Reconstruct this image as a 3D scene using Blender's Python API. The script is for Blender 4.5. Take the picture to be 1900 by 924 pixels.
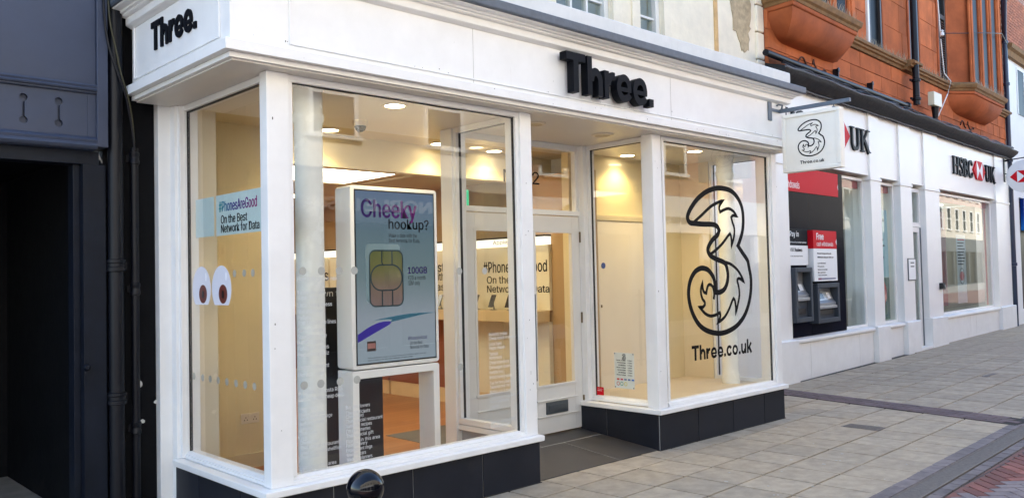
import bpy, bmesh, math, random, os
from mathutils import Vector, Matrix
random.seed(7)
R = math.radians
scene = bpy.context.scene
for o in list(bpy.data.objects): bpy.data.objects.remove(o)
COL = scene.collection

# ---------------------------------------------------------------- camera
yaw, pitch, roll = R(43.56319), R(1.84778), R(-1.27402)
f_ = Vector((math.sin(yaw)*math.cos(pitch), math.cos(yaw)*math.cos(pitch), math.sin(pitch)))
r_ = Vector((math.cos(yaw), -math.sin(yaw), 0)); u_ = r_.cross(f_)
rr = r_*math.cos(roll)+u_*math.sin(roll); uu = -r_*math.sin(roll)+u_*math.cos(roll)
cd = bpy.data.cameras.new('camera'); cam = bpy.data.objects.new('camera', cd); COL.objects.link(cam)
cam.matrix_world = Matrix(((rr.x,uu.x,-f_.x,-2.68085),(rr.y,uu.y,-f_.y,-4.85784),(rr.z,uu.z,-f_.z,1.62705),(0,0,0,1)))
cd.sensor_width = 36; cd.lens = 1559.225/1900*36; cd.clip_start = .05; cd.clip_end = 2000
scene.camera = cam

# ---------------------------------------------------------------- sky, sun, exposure
SUN_EL, SUN_AZ = R(39), R(-25)       # azimuth from +Y towards +X: the sun stands behind the shops
w = bpy.data.worlds.new('World'); scene.world = w; w.use_nodes = True
nt = w.node_tree; sky = nt.nodes.new('ShaderNodeTexSky'); sky.sky_type = 'NISHITA'; sky.sun_disc = False
sky.sun_elevation = SUN_EL; sky.sun_rotation = SUN_AZ; sky.air_density = 1.0; sky.dust_density = .5; sky.ozone_density = 1.9
bg = nt.nodes['Background']; bg.inputs['Strength'].default_value = .15
nt.links.new(sky.outputs[0], bg.inputs['Color'])
sl = bpy.data.lights.new('sun', 'SUN'); sl.energy = 4.5; sl.angle = R(.6); sl.color = (1, .95, .87)
so = bpy.data.objects.new('sun', sl); COL.objects.link(so)
sd = Vector((math.sin(SUN_AZ)*math.cos(SUN_EL), math.cos(SUN_AZ)*math.cos(SUN_EL), math.sin(SUN_EL)))
so.rotation_euler = sd.to_track_quat('Z', 'Y').to_euler(); so.location = sd*30
vs = scene.view_settings; vs.view_transform = 'Standard'; vs.look = 'None'; vs.exposure = 2.25; vs.gamma = 1; vs.use_curve_mapping = False
scene.render.engine = 'CYCLES'
scene.cycles.max_bounces = 10; scene.cycles.diffuse_bounces = 5; scene.cycles.transparent_max_bounces = 32
scene.cycles.sample_clamp_indirect = 6; scene.cycles.use_denoising = True; scene.cycles.caustics_reflective = False

# ---------------------------------------------------------------- helpers
TRI = [0]
class MB:
    def __init__(s): s.v = []; s.f = []
    def add(s, vs, fs):
        n = len(s.v); s.v += [tuple(a) for a in vs]; s.f += [tuple(i+n for i in q) for q in fs]; return s
    def box(s, x0, x1, y0, y1, z0, z1):
        return s.add([(x0,y0,z0),(x1,y0,z0),(x1,y1,z0),(x0,y1,z0),(x0,y0,z1),(x1,y0,z1),(x1,y1,z1),(x0,y1,z1)],
              [(0,3,2,1),(4,5,6,7),(0,1,5,4),(1,2,6,5),(2,3,7,6),(3,0,4,7)])
    def loft(s, rings, closed=True, caps=True):
        n = len(rings[0]); vs = [p for r in rings for p in r]; fs = []
        m = n if closed else n-1
        for i in range(len(rings)-1):
            for j in range(m):
                k = (j+1) % n; fs.append((i*n+j, i*n+k, (i+1)*n+k, (i+1)*n+j))
        if caps: fs.append(tuple(range(n-1,-1,-1))); fs.append(tuple((len(rings)-1)*n+i for i in range(n)))
        return s.add(vs, fs)
    def cyl(s, a, b, r, r2=None, n=16, caps=True):
        a, b = Vector(a), Vector(b); d = (b-a).normalized(); r2 = r if r2 is None else r2
        t = Vector((0,0,1)) if abs(d.z) < .9 else Vector((1,0,0)); u = d.cross(t).normalized(); v = d.cross(u)
        ring = lambda c, q: [c+u*q*math.cos(2*math.pi*i/n)+v*q*math.sin(2*math.pi*i/n) for i in range(n)]
        return s.loft([ring(a,r), ring(b,r2)], caps=caps)
    def tube(s, pts, r, n=8):
        pts = [Vector(p) for p in pts]; rings = []
        for i, p in enumerate(pts):
            d = (pts[min(i+1,len(pts)-1)]-pts[max(i-1,0)]).normalized()
            t = Vector((0,0,1)) if abs(d.z) < .9 else Vector((1,0,0)); u = d.cross(t).normalized(); v = d.cross(u)
            rings.append([p+u*r*math.cos(2*math.pi*k/n)+v*r*math.sin(2*math.pi*k/n) for k in range(n)])
        return s.loft(rings)
    def lathe(s, prof, c, n=24, axis='z'):
        rings = []
        for r, h in prof:
            ring = []
            for i in range(n):
                a = 2*math.pi*i/n
                if axis == 'z': ring.append((c[0]+r*math.cos(a), c[1]+r*math.sin(a), c[2]+h))
                elif axis == 'y': ring.append((c[0]+r*math.cos(a), c[1]+h, c[2]+r*math.sin(a)))
                else: ring.append((c[0]+h, c[1]+r*math.cos(a), c[2]+r*math.sin(a)))
            rings.append(ring)
        return s.loft(rings)
    def flat(s, polys, O, U, V, N, t):
        O, U, V, N = Vector(O), Vector(U), Vector(V), Vector(N)
        for p in polys:
            n = len(p); b = [O+U*x+V*y for x, y in p]; f = [q+N*t for q in b]
            s.add(b+f, [tuple(range(n-1,-1,-1)), tuple(range(n,2*n))]+[(i,(i+1)%n,n+(i+1)%n,n+i) for i in range(n)])
        return s
    def ext(s, prof, axis, a, b):
        """closed profile extruded along an axis; prof is (p,q) in the two other axes, in order"""
        def P(t, p): return (t,p[0],p[1]) if axis == 'x' else ((p[0],t,p[1]) if axis == 'y' else (p[0],p[1],t))
        return s.loft([[P(a,p) for p in prof],[P(b,p) for p in prof]])
    def build(s, name, mat, parent=None, bevel=0, smooth=False, local=False, rotfix=True):
        me = bpy.data.meshes.new(name); me.from_pydata(s.v, [], s.f)
        bm = bmesh.new(); bm.from_mesh(me)
        bmesh.ops.recalc_face_normals(bm, faces=bm.faces)
        if bevel: bmesh.ops.bevel(bm, geom=[e for e in bm.edges if e.calc_face_angle(0) > .6], offset=bevel, segments=2, profile=.6, affect='EDGES', clamp_overlap=True)
        bm.to_mesh(me); bm.free(); TRI[0] += len(me.polygons)
        return link(name, me, mat, parent, smooth, local)
WM = {}
def link(name, me, mat, parent=None, smooth=False, local=False):
    o = bpy.data.objects.new(name, me); COL.objects.link(o)
    if mat is not None:
        me.materials.clear(); me.materials.append(mat)
    if smooth:
        me.polygons.foreach_set('use_smooth', [True]*len(me.polygons))
        if smooth != 2: me.set_sharp_from_angle(angle=R(38))
    attach(o, parent, local)
    return o
def attach(o, parent, local=False):
    if parent is None: WM[o] = Matrix(); return
    pm = WM.get(parent, Matrix()); o.parent = parent
    if local: WM[o] = pm.copy()
    else:
        o.matrix_parent_inverse = pm.inverted(); WM[o] = Matrix()
def tag(o, label, cat, group=None, kind=None):
    o['label'] = label; o['category'] = cat
    if group: o['group'] = group
    if kind: o['kind'] = kind
    return o
def thing(name, label, cat, loc=(0,0,0), rz=0, group=None):
    o = bpy.data.objects.new(name, None); COL.objects.link(o); o.empty_display_size = .2
    o.location = loc; o.rotation_euler = (0,0,rz); WM[o] = Matrix.Translation(loc) @ Matrix.Rotation(rz,4,'Z')
    return tag(o, label, cat, group)
def struct(o, kind='structure'):
    o['kind'] = kind; return o
def copy_of(o, parent, M):
    c = o.copy(); COL.objects.link(c); c.parent = parent
    c.matrix_parent_inverse = WM.get(parent, Matrix()).inverted() if parent else Matrix()
    c.matrix_basis = M; return c

try: SANS = bpy.data.fonts.load(os.path.join(bpy.utils.system_resource('DATAFILES'), 'fonts', 'Inter.woff2'))   # Blender's own interface typeface
except Exception: SANS = None
def text_mesh(body, size=1, bold=0, ext=.5, align='LEFT', res=4, space=1.0, line=1.0):
    cu = bpy.data.curves.new('t', 'FONT'); cu.body = body; cu.size = size; cu.offset = bold; cu.extrude = ext
    if SANS: cu.font = SANS
    cu.align_x = align; cu.resolution_u = res; cu.space_character = space; cu.space_line = line
    o = bpy.data.objects.new('t', cu); COL.objects.link(o)
    dg = bpy.context.evaluated_depsgraph_get(); dg.update()
    me = bpy.data.meshes.new_from_object(o.evaluated_get(dg))
    bpy.data.objects.remove(o); bpy.data.curves.remove(cu)
    return me
def text(name, body, mat, parent, O, U, V, N, width=None, height=None, bold=0, depth=.002, res=4, align='LEFT', space=1.0, line=1.0, size=None, local=False):
    """lettering fitted to a width (and cap height) with its lower-left corner at O"""
    me = text_mesh(body, 1, 0, .5, 'LEFT' if width else align, res, space, line)
    xs = [v.co.x for v in me.vertices]; ys = [v.co.y for v in me.vertices]
    x0, x1, y0, y1 = min(xs), max(xs), min(ys), max(ys)
    if width: sx = width/(x1-x0); sy = height/(y1-y0) if height else sx; ox, oy = x0, y0
    else: sx = sy = size; ox = oy = 0
    O, U, V, N = Vector(O), Vector(U), Vector(V), Vector(N)
    for v in me.vertices:
        c = v.co; v.co = O+U*((c.x-ox)*sx)+V*((c.y-oy)*sy)+N*((c.z+.5)*depth)
    if bold:
        vv = [v.co.copy() for v in me.vertices]; ff = [tuple(p.vertices) for p in me.polygons]; b = MB()
        for k, (dx, dy) in enumerate(((-1,0),(1,0),(0,.6),(0,-.6))):
            b.add([c+U*(dx*bold*sx)+V*(dy*bold*sy)+N*(k*.0005) for c in vv], ff)
        bpy.data.meshes.remove(me); me = bpy.data.meshes.new(name); me.from_pydata(b.v, [], b.f)
    TRI[0] += len(me.polygons)
    return link(name, me, mat, parent, False, local)
def ribbon(pts, w, closed=False):
    n = len(pts); P = [Vector(p) for p in pts]; L = []
    for i in range(n):
        a = P[i-1] if (i > 0 or closed) else None; b = P[(i+1) % n] if (i < n-1 or closed) else None
        d1 = (P[i]-a).normalized() if a is not None and (P[i]-a).length > 1e-9 else None
        d2 = (b-P[i]).normalized() if b is not None and (b-P[i]).length > 1e-9 else None
        if d1 is None: d1 = d2
        if d2 is None: d2 = d1
        n1 = Vector((-d1.y,d1.x)); n2 = Vector((-d2.y,d2.x)); m = n1+n2
        m = n1 if m.length < .2 else m.normalized()
        ww = w[i] if isinstance(w, (list,tuple)) else w
        q = ww/2/max(.45, m.dot(n1)); L.append((P[i]+m*q, P[i]-m*q))
    out = []
    for i in range(n if closed else n-1):
        a, b = L[i], L[(i+1) % n]; out.append([tuple(a[0]),tuple(a[1]),tuple(b[1]),tuple(b[0])])
    return out
def smooth_path(pts, closed=False, sub=4, sharp=50):
    P = [Vector(p) for p in pts]; n = len(P); out = []
    def corner(i):
        if not closed and i in (0, n-1): return True
        a = P[i]-P[i-1]; b = P[(i+1) % n]-P[i]; return a.angle(b) > R(sharp)
    for i in range(n if closed else n-1):
        p1, p2 = P[i], P[(i+1) % n]
        p0 = P[i-1] if not corner(i) else p1*2-p2
        p3 = P[(i+2) % n] if not corner((i+1) % n) else p2*2-p1
        for k in range(sub):
            t = k/sub; out.append(.5*((2*p1)+(p2-p0)*t+(2*p0-5*p1+4*p2-p3)*t*t+(3*p1-p0-3*p2+p3)*t**3))
    if not closed: out.append(P[-1])
    return [tuple(p) for p in out]
def disc(cx, cy, r, n=20, ry=None):
    ry = ry or r; return [(cx+r*math.cos(2*math.pi*i/n), cy+ry*math.sin(2*math.pi*i/n)) for i in range(n)]

# ---------------------------------------------------------------- materials
def mat(name, col, rough=.5, metal=0, var=.0, vscale=3, bump=0, bscale=60, spec=.5, emit=0, ecol=None, dirt=0, dirtcol=(.12,.1,.08), coat=0, objvar=0, streak=False):
    m = bpy.data.materials.new(name); m.use_nodes = True; t = m.node_tree; b = t.nodes['Principled BSDF']; L = t.links.new
    b.inputs['Roughness'].default_value = rough; b.inputs['Metallic'].default_value = metal
    b.inputs['Specular IOR Level'].default_value = spec; b.inputs['Coat Weight'].default_value = coat
    b.inputs['Base Color'].default_value = (*col, 1)
    if emit: b.inputs['Emission Color'].default_value = (*(ecol or col), 1); b.inputs['Emission Strength'].default_value = emit
    N = t.nodes.new
    if var or bump or dirt or objvar:
        tc = N('ShaderNodeTexCoord'); geo = N('ShaderNodeNewGeometry'); vec = geo.outputs['Position']
        cur = None
        if var:
            n = N('ShaderNodeTexNoise'); n.inputs['Scale'].default_value = vscale; n.inputs['Detail'].default_value = 6; n.inputs['Roughness'].default_value = .62
            L(vec, n.inputs['Vector'])
            mr = N('ShaderNodeMapRange'); mr.inputs['From Min'].default_value = .3; mr.inputs['From Max'].default_value = .7
            mr.inputs['To Min'].default_value = 1-var; mr.inputs['To Max'].default_value = 1+var; L(n.outputs['Fac'], mr.inputs['Value'])
            mx = N('ShaderNodeMix'); mx.data_type = 'RGBA'; mx.blend_type = 'MULTIPLY'; mx.inputs[0].default_value = 1
            mx.inputs[6].default_value = (*col,1); L(mr.outputs[0], mx.inputs[7]); cur = mx.outputs[2]
            rm = N('ShaderNodeMapRange'); rm.inputs['To Min'].default_value = max(.03, rough-.12); rm.inputs['To Max'].default_value = min(1, rough+.12)
            L(n.outputs['Fac'], rm.inputs['Value']); L(rm.outputs[0], b.inputs['Roughness'])
        if objvar:
            oi = N('ShaderNodeObjectInfo'); mr = N('ShaderNodeMapRange'); mr.inputs['To Min'].default_value = 1-objvar; mr.inputs['To Max'].default_value = 1+objvar
            L(oi.outputs['Random'], mr.inputs['Value'])
            mx = N('ShaderNodeMix'); mx.data_type = 'RGBA'; mx.blend_type = 'MULTIPLY'; mx.inputs[0].default_value = 1
            if cur: L(cur, mx.inputs[6])
            else: mx.inputs[6].default_value = (*col,1)
            L(mr.outputs[0], mx.inputs[7]); cur = mx.outputs[2]
        if dirt:
            n = N('ShaderNodeTexNoise'); n.inputs['Scale'].default_value = 2.2; n.inputs['Detail'].default_value = 9; n.inputs['Roughness'].default_value = .75
            v2 = vec
            if streak:
                mp = N('ShaderNodeMapping'); mp.inputs['Scale'].default_value = (9,9,.8); L(vec, mp.inputs['Vector']); v2 = mp.outputs[0]
            L(v2, n.inputs['Vector'])
            cr = N('ShaderNodeValToRGB'); cr.color_ramp.elements[0].position = .60; cr.color_ramp.elements[1].position = .80; L(n.outputs['Fac'], cr.inputs[0])
            ml = N('ShaderNodeMath'); ml.operation = 'MULTIPLY'; ml.inputs[1].default_value = dirt; L(cr.outputs[0], ml.inputs[0])
            mx = N('ShaderNodeMix'); mx.data_type = 'RGBA'; L(ml.outputs[0], mx.inputs[0])
            if cur: L(cur, mx.inputs[6])
            else: mx.inputs[6].default_value = (*col,1)
            mx.inputs[7].default_value = (*dirtcol,1); cur = mx.outputs[2]
        if cur: L(cur, b.inputs['Base Color'])
        if bump:
            n = N('ShaderNodeTexNoise'); n.inputs['Scale'].default_value = bscale; n.inputs['Detail'].default_value = 5; L(vec, n.inputs['Vector'])
            bp = N('ShaderNodeBump'); bp.inputs['Strength'].default_value = bump; bp.inputs['Distance'].default_value = .01
            L(n.outputs['Fac'], bp.inputs['Height']); L(bp.outputs[0], b.inputs['Normal'])
    return m
def glass_mat(name, tint=(.96,.97,.95), r0=.05, rough=0):
    m = bpy.data.materials.new(name); m.use_nodes = True; t = m.node_tree; t.nodes.remove(t.nodes['Principled BSDF']); N = t.nodes.new; L = t.links.new
    out = t.nodes['Material Output']; tr = N('ShaderNodeBsdfTransparent'); tr.inputs[0].default_value = (*tint,1)
    gl = N('ShaderNodeBsdfGlossy'); gl.inputs['Roughness'].default_value = rough
    g = N('ShaderNodeNewGeometry'); dp = N('ShaderNodeVectorMath'); dp.operation = 'DOT_PRODUCT'; L(g.outputs['Normal'], dp.inputs[0]); L(g.outputs['Incoming'], dp.inputs[1])
    def M(op, a, b=None):
        n = N('ShaderNodeMath'); n.operation = op
        for i, x in enumerate((a,b)):
            if x is None: continue
            if isinstance(x, (int,float)): n.inputs[i].default_value = x
            else: L(x, n.inputs[i])
        return n.outputs[0]
    c = M('SUBTRACT', 1, M('ABSOLUTE', dp.outputs['Value'])); p = M('POWER', c, 5); fr = M('ADD', M('MULTIPLY', p, 1-r0), r0)
    fr = M('MULTIPLY', fr, M('SUBTRACT', 1, g.outputs['Backfacing']))
    mx = N('ShaderNodeMixShader'); L(fr, mx.inputs[0]); L(tr.outputs[0], mx.inputs[1]); L(gl.outputs[0], mx.inputs[2]); L(mx.outputs[0], out.inputs[0])
    return m
def coord_mat(name, cols, build):
    m = bpy.data.materials.new(name); m.use_nodes = True; build(m.node_tree, m.node_tree.nodes['Principled BSDF']); return m

WHITE = mat('white_gloss_paint', (.81,.81,.80), .34, var=.04, vscale=4, bump=.05, bscale=14, dirt=.20, dirtcol=(.48,.45,.40), streak=True)
WHITE2 = mat('white_upstand_paint', (.68,.68,.66), .5, var=.06, vscale=6, bump=.05, dirt=.7, dirtcol=(.20,.19,.13), streak=True)
BANKW = mat('bank_white_paint', (.82,.81,.78), .38, var=.025, vscale=3, bump=.02, bscale=20, dirt=.10, dirtcol=(.45,.42,.37))
BANKST = mat('bank_stall_riser', (.76,.76,.74), .5, var=.05, vscale=4, bump=.06, dirt=.4, dirtcol=(.38,.36,.32))
BLACK = mat('black_letter_acrylic', (.004,.005,.008), .5, spec=.10)
VINYL = mat('black_vinyl', (.003,.003,.004), .6, spec=.12)
WVINYL = mat('white_vinyl', (.62,.64,.64), .6)
SLATE = mat('slate_grey_lead', (.085,.10,.125), .45, var=.2, vscale=14, bump=.25, bscale=18, dirt=.5, dirtcol=(.05,.05,.045))
TILE = mat('navy_plinth_tile', (.014,.016,.023), .45, spec=.22, dirt=.35, dirtcol=(.05,.048,.045), var=.15, vscale=4, bump=.03, bscale=40, objvar=.15)
GROUT = mat('grey_grout', (.34,.34,.34), .9)
ENTRY = mat('dark_entry_tile', (.055,.051,.050), .42, var=.45, vscale=5, bump=.12, bscale=45, dirt=.8, dirtcol=(.17,.11,.07), objvar=.14)
GLASS = glass_mat('shop_glass', (.985,.99,.985), .08)
GLASSB = glass_mat('bank_glass', (.88,.92,.92), .045)
GASKET = mat('black_gasket', (.01,.01,.01), .6)
NAVY = mat('bluegrey_shop_paint', (.044,.056,.092), .48, spec=.35, var=.10, vscale=4, bump=.04, bscale=18, dirt=.2, dirtcol=(.10,.12,.15))
NAVYD = mat('dark_navy_paint', (.006,.009,.017), .5, spec=.2, var=.25, vscale=6, bump=.1, bscale=30, dirt=.15, dirtcol=(.05,.05,.05))
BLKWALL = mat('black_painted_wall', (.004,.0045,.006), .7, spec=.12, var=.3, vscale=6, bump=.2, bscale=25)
FLAKE = mat('bare_plaster_flake', (.6,.6,.58), .8)
PIPE = mat('black_pipe_paint', (.005,.006,.010), .4, spec=.25, bump=.08, bscale=30)
CREAM = mat('cream_stone_paint', (.82,.73,.56), .75, var=.10, vscale=3, bump=.25, bscale=22, dirt=.45, dirtcol=(.62,.44,.24))
CREAMW = mat('window_frame_paint', (.76,.74,.68), .5, dirt=.3, dirtcol=(.4,.35,.28), var=.05)
RAWST = mat('bare_sandstone_patch', (.46,.36,.22), .9, var=.3, vscale=9, bump=.8, bscale=22)
RED = mat('red_sandstone', (.44,.125,.044), .85, spec=.15, var=.24, vscale=2.5, bump=.3, bscale=30, dirt=.5, dirtcol=(.18,.055,.03), objvar=.18)
REDS = mat('red_sandstone_smooth', (.36,.098,.036), .8, spec=.15, var=.28, vscale=2.0, bump=.12, bscale=25, dirt=.45, dirtcol=(.15,.05,.03))
REDJ = mat('red_sandstone_joint', (.16,.05,.025), .9)
MOSS = mat('weathered_string_course', (.22,.12,.045), .85, var=.3, vscale=8, bump=.3, bscale=30, dirt=.7, dirtcol=(.09,.08,.03))
LEAD = mat('lead_gutter', (.020,.020,.022), .55, spec=.2, var=.4, vscale=5, bump=.7, bscale=8, dirt=.6, dirtcol=(.075,.07,.068))
LEADE = mat('lead_edge', (.12,.122,.13), .6, spec=.2, var=.2, vscale=8, bump=.4, bscale=10)
DARKGL = mat('dark_window_glass', (.010,.011,.012), .35, spec=.05)
SHUT = mat('brown_louvre', (.10,.035,.018), .6)
PAV = mat('concrete_flag', (.375,.312,.228), .85, var=.20, vscale=9, bump=.5, bscale=120, dirt=.42, dirtcol=(.19,.165,.13), objvar=.09)
JOINT = mat('paving_joint', (.022,.020,.017), .95, var=.3, vscale=20)
BBRICK = mat('purple_paver', (.125,.088,.088), .8, var=.2, vscale=14, bump=.3, bscale=90, objvar=.22)
SETT = mat('grey_purple_sett', (.165,.142,.14), .85, var=.3, vscale=9, bump=.4, bscale=90, dirt=.5, dirtcol=(.08,.07,.065), objvar=.22)
RBRICK = mat('red_street_paver', (.20,.075,.060), .8, var=.25, vscale=10, bump=.3, bscale=90, objvar=.30)
GRATE = mat('cast_iron_grate', (.17,.148,.13), .7, var=.25, vscale=30, bump=.2)
STEELB = mat('blue_grey_steel', (.11,.14,.18), .45, var=.12, vscale=10)
SIGNW = mat('sign_off_white', (.83,.81,.74), .4, var=.03, vscale=6, dirt=.15, dirtcol=(.45,.43,.38))
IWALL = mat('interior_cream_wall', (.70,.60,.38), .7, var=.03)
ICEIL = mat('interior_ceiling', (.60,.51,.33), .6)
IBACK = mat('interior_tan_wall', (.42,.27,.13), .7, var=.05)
IWOOD = mat('display_light_wood', (.66,.50,.28), .45, var=.08, vscale=6)
IRED = mat('display_red_wood', (.24,.075,.030), .45, var=.12, vscale=5)
IDISP = mat('display_panel', (.76,.70,.52), .35)
HEADER = mat('display_header_lightbox', (.9,.88,.78), .4, emit=.30, ecol=(1,.93,.76))
TOTEM = mat('totem_white_shell', (.86,.855,.83), .3)
DOORW = mat('door_white_paint', (.72,.71,.68), .35, var=.03, dirt=.15, dirtcol=(.4,.38,.33))
BRASS = mat('aged_hinge', (.22,.17,.11), .4, metal=.8)
GREYM = mat('grey_metal', (.10,.115,.13), .4, metal=.4, var=.1)
PLAST = mat('beige_plastic', (.70,.62,.50), .4)
DOTM = mat('frosted_dot', (.50,.46,.38), .7)
REDV = mat('bank_red', (.58,.010,.020), .5, spec=.08)
WHITEV = mat('printed_white', (.80,.82,.82), .4)
BNAVY = mat('atm_navy_panel', (.004,.005,.013), .2, spec=.02)
ATMG = mat('atm_grey', (.05,.06,.075), .5, spec=.15)
ATMS = mat('atm_silver', (.42,.44,.46), .3, metal=.6)
LBLUE = mat('pale_blue_print', (.45,.66,.68), .45)
def emis(name, col, s): return mat(name, (.9,.9,.9), .4, emit=s, ecol=col)
LAMP = emis('lit_lamp_disc', (1,.86,.60), 6)
PANEL = emis('lit_ceiling_panel', (1,.90,.72), 2.2)

def wood_nodes(t, b):
    N = t.nodes.new; L = t.links.new; g = N('ShaderNodeNewGeometry')
    mp = N('ShaderNodeMapping'); mp.inputs['Scale'].default_value = (1.2,9,1); L(g.outputs['Position'], mp.inputs[0])
    n = N('ShaderNodeTexNoise'); n.inputs['Scale'].default_value = 3; n.inputs['Detail'].default_value = 8; L(mp.outputs[0], n.inputs[0])
    br = N('ShaderNodeTexBrick'); br.inputs['Scale'].default_value = 1; br.inputs['Brick Width'].default_value = 1.1; br.inputs['Row Height'].default_value = .13
    br.inputs['Mortar Size'].default_value = .003; br.inputs['Color1'].default_value = (.37,.165,.052,1); br.inputs['Color2'].default_value = (.30,.125,.038,1); br.inputs['Mortar'].default_value = (.12,.04,.012,1)
    L(g.outputs['Position'], br.inputs[0])
    mx = N('ShaderNodeMix'); mx.data_type = 'RGBA'; mx.blend_type = 'MULTIPLY'; mx.inputs[0].default_value = .6; L(br.outputs[0], mx.inputs[6]); L(n.outputs['Color'], mx.inputs[7])
    L(br.outputs[0], b.inputs['Base Color']); b.inputs['Roughness'].default_value = .38
WOOD = coord_mat('wood_plank_floor', None, wood_nodes)
def brick_nodes(c1, c2, mo, bw, rh, ms, rough=.85, swap=True):
    def f(t, b):
        N = t.nodes.new; L = t.links.new; g = N('ShaderNodeNewGeometry'); sp = N('ShaderNodeSeparateXYZ'); cb = N('ShaderNodeCombineXYZ')
        L(g.outputs['Position'], sp.inputs[0]); L(sp.outputs[0], cb.inputs[0]); L(sp.outputs[2 if swap else 1], cb.inputs[1])
        br = N('ShaderNodeTexBrick'); br.inputs['Scale'].default_value = 1; br.inputs['Brick Width'].default_value = bw; br.inputs['Row Height'].default_value = rh; br.inputs['Mortar Size'].default_value = ms
        for k, c in (('Color1',c1),('Color2',c2),('Mortar',mo)): br.inputs[k].default_value = (*c,1)
        L(cb.outputs[0], br.inputs[0]); n = N('ShaderNodeTexNoise'); n.inputs['Scale'].default_value = 4; n.inputs['Detail'].default_value = 6; L(g.outputs['Position'], n.inputs[0])
        mr = N('ShaderNodeMapRange'); mr.inputs['To Min'].default_value = .7; mr.inputs['To Max'].default_value = 1.3; L(n.outputs[0], mr.inputs[0])
        mx = N('ShaderNodeMix'); mx.data_type = 'RGBA'; mx.blend_type = 'MULTIPLY'; mx.inputs[0].default_value = 1; L(br.outputs[0], mx.inputs[6]); L(mr.outputs[0], mx.inputs[7])
        L(mx.outputs[2], b.inputs['Base Color']); b.inputs['Roughness'].default_value = rough
        bp = N('ShaderNodeBump'); bp.inputs['Strength'].default_value = .4; bp.inputs['Distance'].default_value = .006; bp.invert = True; L(br.outputs['Fac'], bp.inputs['Height']); L(bp.outputs[0], b.inputs['Normal'])
    return f
GROUNDM = coord_mat('far_ground_paving', None, brick_nodes((.24,.225,.20),(.21,.20,.18),(.08,.075,.07),.42,.46,.008,.9,False))
OPPW = coord_mat('opposite_red_brick', None, brick_nodes((.33,.12,.07),(.27,.095,.06),(.32,.28,.23),.225,.075,.01))
def grad_text(axis, a, b, cols):
    def f(t, bs):
        N = t.nodes.new; L = t.links.new; g = N('ShaderNodeNewGeometry'); sp = N('ShaderNodeSeparateXYZ'); L(g.outputs['Position'], sp.inputs[0])
        mr = N('ShaderNodeMapRange'); mr.inputs[1].default_value = a; mr.inputs[2].default_value = b; L(sp.outputs[axis], mr.inputs[0])
        cr = N('ShaderNodeValToRGB'); e = cr.color_ramp.elements
        while len(e) < len(cols): e.new(.5)
        for i, c in enumerate(cols): e[i].position = i/(len(cols)-1); e[i].color = (*c,1)
        L(mr.outputs[0], cr.inputs[0]); L(cr.outputs[0], bs.inputs['Base Color']); bs.inputs['Roughness'].default_value = .6; bs.inputs['Specular IOR Level'].default_value = .05
    return f

X_, Y_, Z_ = Vector((1,0,0)), Vector((0,1,0)), Vector((0,0,1))
G = -.03
def gz(x): return G + max(0, x-9)*.006

# ================================================================ GROUND
STREETM = coord_mat('street_brick_sheet', None, brick_nodes((.20,.08,.062),(.15,.085,.075),(.06,.05,.048),.21,.105,.008,.85,False))
mb = MB()
mb.add([(-300,-300,G-.03),(9,-300,G-.03),(9,300,G-.03),(-300,300,G-.03)], [(0,1,2,3)])
mb.add([(9,-300,G-.03),(400,-300,gz(400)-.03),(400,300,gz(400)-.03),(9,300,G-.03)], [(0,1,2,3)])
struct(mb.build('ground', GROUNDM))
PA = math.atan(.040); PU = Vector((math.cos(PA),math.sin(PA),0)); PV = Vector((-math.sin(PA),math.cos(PA),0)); PO = Vector((4,0,0))
def P2(u, v): p = PO+PU*u+PV*v; return p
def sheet(name, u0, u1, v0, v1, dz, m):
    b = MB(); us = [u0]+([5.0] if u0 < 5 < u1 else [])+[u1]
    for a, c in zip(us, us[1:]):
        b.add([(*P2(p,q).xy, gz(P2(p,q).x)+dz) for p, q in ((a,v0),(c,v0),(c,v1),(a,v1))], [(0,1,2,3)])
    return b.build(name, m)
pavement = struct(sheet('pavement', -12, 60, -2.53, 4.2, -.014, JOINT))
street = struct(sheet('street', -12, 60, -6.6, -2.53, -.010, STREETM))
SL, SW = .421, .462
def slab_mesh(name, l, w_, t, gap, bev, m):
    b = MB().box(-l/2+gap/2, l/2-gap/2, -w_/2+gap/2, w_/2-gap/2, -t, 0)
    o = b.build(name, m, None, bevel=bev); me = o.data; bpy.data.objects.remove(o); WM.pop(o, None); return me
slabs = [slab_mesh('paving_slab', SL, SW, .02, .014+.003*k, .003, PAV) for k in range(3)]
def band_x(y): return 7.37+.19*(y+.6)      # left edge of the brick band
def piece(me, name, parent, p, ang, z, tilt=.0):
    o = bpy.data.objects.new(name, me); COL.objects.link(o); o.parent = parent
    o.location = (p.x, p.y, z); o.rotation_euler = (random.uniform(-tilt,tilt), random.uniform(-tilt,tilt), ang); return o
nslab = 0; far = MB()
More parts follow.
